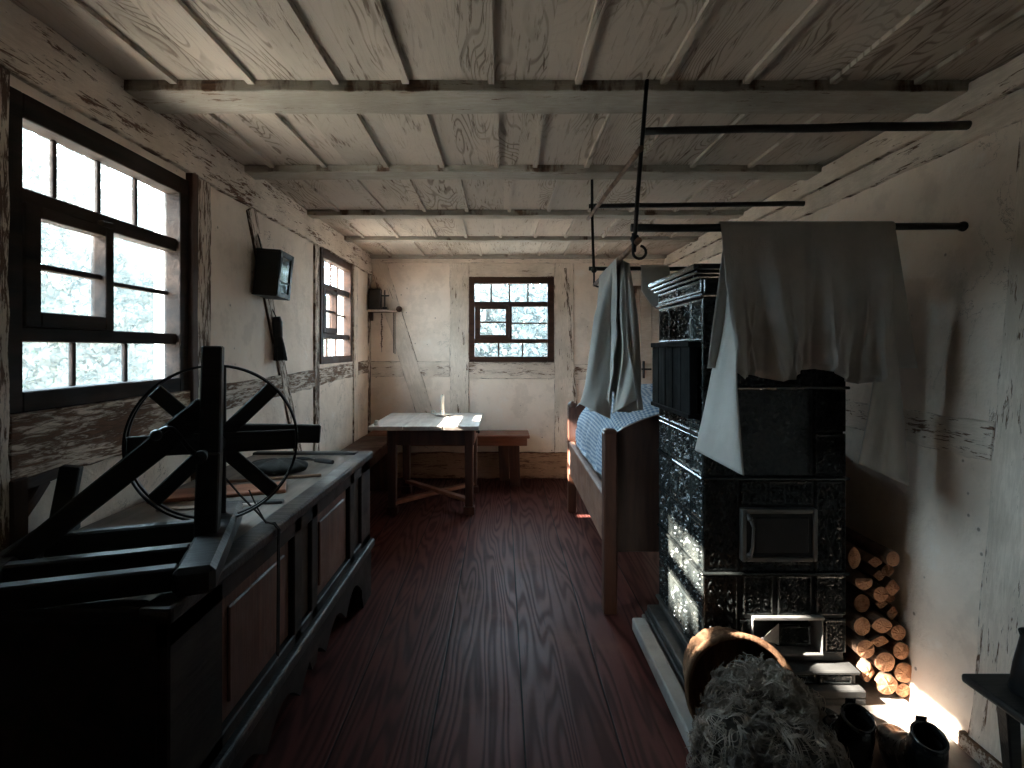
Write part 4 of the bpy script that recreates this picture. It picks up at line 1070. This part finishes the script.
# ---------------------------------------------------------------- wide shirt
ZB = 1.713; YPL = YP
t = thing('linen_shirt', 'wide white linen shirt spread over the near pole in front of the stove', 'shirt', (1.07, YP, 1.2), group='white shirts drying')
def sp(x, d): return (x - 503) * d / F
def hem_y(u):
    # pixel height of the hem along the front panel
    k = [(0, 372), (.06, 379), (.14, 375), (.22, 378), (.30, 381), (.38, 379), (.46, 371), (.56, 369), (.66, 372), (.74, 380), (.82, 384), (.90, 383), (1.0, 380)]
    for (a, ya), (b_, yb) in zip(k, k[1:]):
        if u <= b_: return ya + (yb - ya) * (u - a) / (b_ - a)
    return 380
def front(u, v):
    # v 0 behind the pole, .08 crest, then down the front
    dd = YPL - .02
    top_l, top_r = sp(721, dd), sp(896, dd); bot_l, bot_r = sp(733, dd), sp(884, dd)
    if v < .08:
        a = pi * (1 - v / .08) ; y = YPL - .0175 * -cos(a) * -1; y = YPL + .0175 * cos(pi - a) * -1
        y = YPL + .0175 * cos(v / .08 * pi); z = ZB + .0175 * sin(v / .08 * pi); s = 0
    else:
        s = (v - .08) / .92
        zh = CAMZ - (hem_y(u) - 349) * dd / F
        z = ZB + (zh - ZB) * s
        fold = .026 * sin(u * 21 + .8) * s ** 1.1 + .018 * rnoise((u * 6, s * 1.6, 2)) * (.25 + s) + .022 * rnoise((u * 3.2, s * .9, 8)) * s
        fold += .016 * exp(-((u - .515) / .018) ** 2) * (.3 + .7 * s) + .014 * exp(-((u - .28 - .10 * s) / .02) ** 2) * s ** 2 + .012 * exp(-((u - .80 + .05 * s) / .02) ** 2) * s ** 2
        for (uc, sl_, wd, am, s0) in ((.10, .10, .010, .016, .35), (.19, -.16, .009, .018, .45), (.24, .12, .008, .014, .55), (.36, .10, .010, .013, .25), (.43, -.12, .008, .016, .6), (.62, .05, .009, .012, .3), (.70, -.13, .008, .018, .55), (.86, -.06, .010, .016, .35), (.94, .05, .008, .012, .5)):
            q_ = max(0, (s - s0) / (1 - s0)); fold += am * exp(-((u - uc - sl_ * (s - s0)) / wd) ** 2) * q_ ** .8
        fold += .012 * sin(u * 46 + 3 * rnoise((u * 4, 1, 1))) * s ** 2.2 + .010 * rnoise((u * 14 + s * 3, s * 4, 4)) * s + .008 * rnoise((u * 9 - s * 6, s * 9, 14)) * s
        y = YPL - .0175 - abs(.012 * s) - fold + .012 * (s > .97)
    l = top_l + (bot_l - top_l) * s; r = top_r + (bot_r - top_r) * s
    return V((l + (r - l) * u, y, z))
fb_ = B().grid(front, 170, 70, lambda u, v: (u, v)); fb_.build('front_panel', 'shirt', t, smooth=True, solid=.0022, fix=False)
def back(u, v):
    dd = YPL + .03; tl, tr = sp(724, dd), sp(893, dd); bl, brr = sp(706, dd + .02), sp(913, dd + .02)
    z = ZB + (CAMZ - (368 - 349) * (dd + .02) / F - ZB) * v
    y = YPL + .0185 + .018 * v + .012 * sin(u * 23) * v + .012 * rnoise((u * 7, v * 2, 5)) * v
    return V((tl + (bl - tl) * v + ((tr + (brr - tr) * v) - (tl + (bl - tl) * v)) * u, y, z))
B().grid(back, 60, 36).build('back_panel', 'shirt', t, smooth=True, solid=.0022, fix=False)
def sleeve(name, cs, t, flat=.022, n=28, ph=0.0, turn=0.0):
    """cs: list of (px x left, px x right, px y, depth) down the sleeve, hem corner offsets in the last entry"""
    b = B(); rows = []
    def cat(i, s): 
        a = cs[max(0, i - 1)]; b0 = cs[i]; c = cs[min(len(cs) - 1, i + 1)]; d = cs[min(len(cs) - 1, i + 2)]
        return [.5 * ((2 * b0[k]) + (-a[k] + c[k]) * s + (2 * a[k] - 5 * b0[k] + 4 * c[k] - d[k]) * s * s + (-a[k] + 3 * b0[k] - 3 * c[k] + d[k]) * s ** 3) for k in range(5)]
    for i in range(len(cs) - 1):
        for q in range(8): rows.append(cat(i, q / 8))
    rows.append(list(cs[-1]))
    vs = []
    for ri, (xl, xr_, yl, yr, d) in enumerate(rows):
        s = ri / (len(rows) - 1)
        for j in range(n):
            a = 2 * pi * j / n; m_ = .5 + .5 * cos(a)
            x = xl + (xr_ - xl) * m_; y = yl + (yr - yl) * m_
            dep = d - (flat * (.3 + .7 * s)) * sin(a) * (1 + .35 * sin(3 * a + 2 * ph)) + .010 * sin(m_ * 9 + s * 5 + ph) * s + turn * (.5 - m_) * (.25 + .75 * s)
            vs.append(px(x, y, dep))
    fs = [(i * n + j, i * n + (j + 1) % n, (i + 1) * n + (j + 1) % n, (i + 1) * n + j) for i in range(len(rows) - 1) for j in range(n)]
    b.add(vs, fs); return b.build(name, 'shirt', t, smooth=True, solid=.0018)
sleeve('sleeve', [(726, 738, 285, 290, 1.945), (720, 738, 330, 332, 1.945), (711, 737, 375, 380, 1.930), (703, 740, 415, 425, 1.920), (695, 744, 450, 476, 1.895)], t, .022, ph=.4, turn=.24)
sleeve('sleeve', [(879, 893, 300, 300, 1.945), (877, 896, 345, 345, 1.940), (872, 901, 390, 390, 1.930), (865, 905, 430, 432, 1.925), (858, 909, 463, 486, 1.90)], t, .024, ph=1.9, turn=-.10)

# ---------------------------------------------------------------- second shirt, end-on over the lengthwise pole
t = thing('linen_shirt', 'crumpled white shirt hanging end-on over the lengthwise pole above the bed', 'shirt', (.47, 2.45, 1.05), group='white shirts drying')
S0, S1 = 2.22, 2.72
def pz(y): k = (y - LP0.y) / (LP1.y - LP0.y); return LP0.lerp(LP1, k)
def side(sgn, ztip, spread, seed):
    def fn(u, v):
        y = S0 + (S1 - S0) * u; p = pz(y)
        if v < .06:
            a = v / .06 * pi / 2; return V((p.x + sgn * .014 * sin(a), y, p.z + .014 * cos(a)))
        s = (v - .06) / .94
        zt = ztip + .06 * sin(u * 5 + seed) * .6 + .05 * rnoise((u * 3, seed, 0))
        fold = .024 * sin(u * 17 + seed * 2) * s + .022 * rnoise((u * 5, s * 2, seed)) * (.2 + s) + .012 * rnoise((u * 12 + s * 4, s * 6, seed)) * s + .010 * sin(u * 38 + 4 * s + seed) * s
        yy = y + .03 * s * sin(seed + s * 2) - .02 * s * (1 - u)
        return V((p.x + sgn * (.014 + spread * s ** 1.3) + fold, yy, p.z + (zt - p.z) * s))
    return fn
sb_ = B(); sb_.grid(side(-1, 1.04, .045, .7), 50, 50); sb_.build('shirt_side', 'shirt', t, smooth=True, solid=.002, fix=False)
sb_ = B(); sb_.grid(side(1, 1.06, .040, 3.1), 50, 50); sb_.build('shirt_side', 'shirt', t, smooth=True, solid=.002, fix=False)
sleeve('sleeve', [(612, 622, 268, 264, 2.30), (596, 618, 310, 312, 2.28), (590, 612, 350, 352, 2.28), (585, 612, 385, 390, 2.28), (580, 610, 404, 419, 2.27)], t, .03, ph=.9)
sleeve('sleeve', [(621, 629, 260, 263, 2.24), (620, 637, 310, 312, 2.22), (622, 640, 350, 352, 2.22), (618, 641, 385, 380, 2.22), (612, 640, 414, 398, 2.22)], t, .028, ph=2.6)

# small cloth on the far pole
def rag(u, v):
    y = 2.985; x = px(640, 0, y).x + .15 * u
    if v < .1: a = v / .1 * pi; return V((x, y + .0165 * cos(a), 1.7225 + .0165 * sin(a)))
    s = (v - .1) / .9
    return V((x + .02 * s * u, y - .0168 - .004 - .004 * sin(u * 9) * s, 1.722 - (.12 + .10 * sin(u * 2.8)) * s))
rb = B().grid(rag, 20, 20); single(rb, 'rag', 'shirt', 'small grey rag hanging on the far pole beside the stove top', 'rag', smooth=True, solid=.002, fix=False)

# ================================================================ OUTSIDE
g = B().box(-30, XL - .3, -25, 35, -.5, -.4); struct(g.build('ground_left', 'grass'))
g = B().box(XL - .3, 30, YB + .4, 35, -.5, -.4); struct(g.build('ground_back', 'grass'))
def shrub(label, c, r, n, seed, mat, l0=.07, l1=.14):
    t = thing('shrub', label, 'shrub', (c[0], c[1], -.4), group='shrubs outside the windows')
    rg = random.Random(seed); b = B()
    for i in range(n):
        a = rg.uniform(0, 2 * pi); e = math.asin(rg.uniform(-.7, 1)); d = V((cos(a) * cos(e), sin(a) * cos(e), sin(e)))
        k = rg.uniform(.55, 1.0) * (1 + .25 * rnoise(d * 2 + V((seed, 0, 0))))
        p = V(c) + V((d.x * r[0], d.y * r[1], d.z * r[2])) * k
        u = V((rg.gauss(0, 1), rg.gauss(0, 1), rg.gauss(0, 1))).normalized(); w = u.orthogonal().normalized(); l = rg.uniform(l0, l1)
        b.add([p - u * l, p + w * l * .45, p + u * l, p - w * l * .45], [(0, 1, 2, 3)])
    b.build('foliage', mat, t, fix=False)
    st = B()
    for i in range(5): st.tube([V((c[0] + .1 * cos(i * 1.3), c[1] + .1 * sin(i * 1.3), -.42)), V((c[0] + .3 * r[0] * cos(i * 1.3), c[1] + .3 * r[1] * sin(i * 1.3), c[2] * .5)), V((c[0] + .6 * r[0] * cos(i * 1.3), c[1] + .6 * r[1] * sin(i * 1.3), c[2]))], [.04, .03, .012], 6)
    st.build('stems', 'roof', t)
shrub('pale leafy tall shrub outside the near window', (-6.2, 7.2, 1.9), (1.6, 1.9, 2.7), 17000, 1, 'leaf_a', .04, .08)
shrub('green leafy tall shrub beyond the near window', (-6.6, 11.4, 2.0), (1.7, 2.0, 2.8), 15000, 2, 'leaf_b', .045, .085)
shrub('leafy tall shrub seen through the window by the corner shelf', (-3.4, 15.0, 1.9), (1.2, 2.2, 2.6), 4500, 5, 'leaf_a')
shrub('flat-crowned tree added out of view to block low sun through the near window', (-6.0, 1.5, 4.17), (.6, 1.0, .21), 3200, 8, 'leaf_a', .06, .11)  # added out of view; crown flattened to block one band of sun
shrub('pale leafy shrub outside the far wall window', (.3, 12.5, 1.0), (2.4, 1.4, 2.2), 8500, 3, 'leaf_a')

def hedge(label, x0, x1, y0, y1, z1, n, seed):  # added to keep low sky light off the upper walls and ceiling
    rg = random.Random(seed); b = B(); b.box(x0 + .2, x1 - .2, y0 + .2, y1 - .2, -.42, z1 - .2)
    for i in range(n):
        k = rg.random(); p = V((rg.uniform(x0, x1), rg.uniform(y0, y1), rg.uniform(-.4, z1)))
        if k < .25: p.z = z1 + rg.uniform(-.15, .15)
        elif x1 - x0 < y1 - y0: p.x = x1 + rg.uniform(-.2, .12)
        else: p.y = y0 + rg.uniform(-.12, .2)
        u = V((rg.gauss(0, 1), rg.gauss(0, 1), rg.gauss(0, 1))).normalized(); w = u.orthogonal().normalized(); l = rg.uniform(.10, .2)
        b.add([p - u * l, p + w * l * .5, p + u * l, p - w * l * .5], [(0, 1, 2, 3)])
    single(b, 'hedge', 'leaf_h', label, 'hedge', ((x0 + x1) / 2, (y0 + y1) / 2, -.42), 'hedges added to cut low sky light', fix=False)
hedge('tall hedge added outside the window wall to cut low sky light', -15, -13.4, -9, 27, 3.1, 7000, 41)
hedge('tall hedge added outside the far wall to cut low sky light', -13, 12, 26, 27.5, 3.6, 7000, 42)
t = thing('tree', 'leafy tree added out of view to cut off the high sun', 'tree', (-8.3, 1.1, -.4))  # added out of view; its crown limits how high the sun patches reach
rg = random.Random(21); b = B()
for i in range(4200):
    a = rg.uniform(0, 2 * pi); e_ = math.asin(rg.uniform(-1, 1)); d = V((cos(a) * cos(e_), sin(a) * cos(e_), sin(e_)))
    k = rg.uniform(.3, 1.0) ** .6 * (1 + .22 * rnoise(d * 2.3)); p = V((-8.3, 1.1, 8.35)) + V((d.x * 1.5, d.y * 2.1, d.z * 1.65)) * k
    u = V((rg.gauss(0, 1), rg.gauss(0, 1), rg.gauss(0, 1))).normalized(); w = u.orthogonal().normalized(); l = rg.uniform(.09, .17)
    b.add([p - u * l, p + w * l * .5, p + u * l, p - w * l * .5], [(0, 1, 2, 3)])
b.build('foliage', 'leaf_b', t, fix=False)
tr = B().tube([V((-8.6, 4.3, -.42)), V((-8.5, 4.0, 2.5)), V((-8.4, 2.8, 5.0)), V((-8.3, 1.5, 6.8)), V((-8.3, 1.1, 8.8))], [.2, .17, .14, .10, .04], 10); tr.build('trunk', 'roof', t)

# ================================================================ LIGHT
w = bpy.data.worlds.new('sky'); SC.world = w; w.use_nodes = True
nt = w.node_tree; nt.nodes.clear()
bg = nt.nodes.new('ShaderNodeBackground'); bg.inputs[0].default_value = (.58, .82, .98, 1); bg.inputs[1].default_value = 9.3
wo = nt.nodes.new('ShaderNodeOutputWorld'); nt.links.new(bg.outputs[0], wo.inputs[0])
sl = bpy.data.lights.new('sun', 'SUN'); sl.energy = 26; sl.angle = radians(.7); sl.color = (1, .93, .82)
so = bpy.data.objects.new('sun', sl); COL.objects.link(so)
so.rotation_euler = V((1, .09, -.65)).to_track_quat('-Z', 'Y').to_euler()
for (fr, w_) in ((FL, W1), (FL, W2), (FB, W3)):       # daylight portals: they only guide the sampling of the sky
    pl_ = bpy.data.lights.new('window_portal', 'AREA'); pl_.shape = 'RECTANGLE'; pl_.size = w_[1] - w_[0]; pl_.size_y = w_[3] - w_[2]
    pl_.cycles.is_portal = True
    po = bpy.data.objects.new('window_portal', pl_); COL.objects.link(po)
    po.matrix_world = fr @ Matrix.Translation(V(((w_[0] + w_[1]) / 2, .16, (w_[2] + w_[3]) / 2))) @ Matrix.Rotation(-pi / 2, 4, 'X')
SC.cycles.use_denoising = True
SC.cycles.max_bounces = 10; SC.cycles.diffuse_bounces = 6; SC.cycles.transparent_max_bounces = 12
SC.cycles.sample_clamp_indirect = 6.0
vs_ = SC.view_settings
SC.display_settings.display_device = 'sRGB'
vs_.view_transform = 'Standard'; vs_.look = 'None'; vs_.exposure = 2.08; vs_.gamma = 1.0; vs_.use_curve_mapping = False
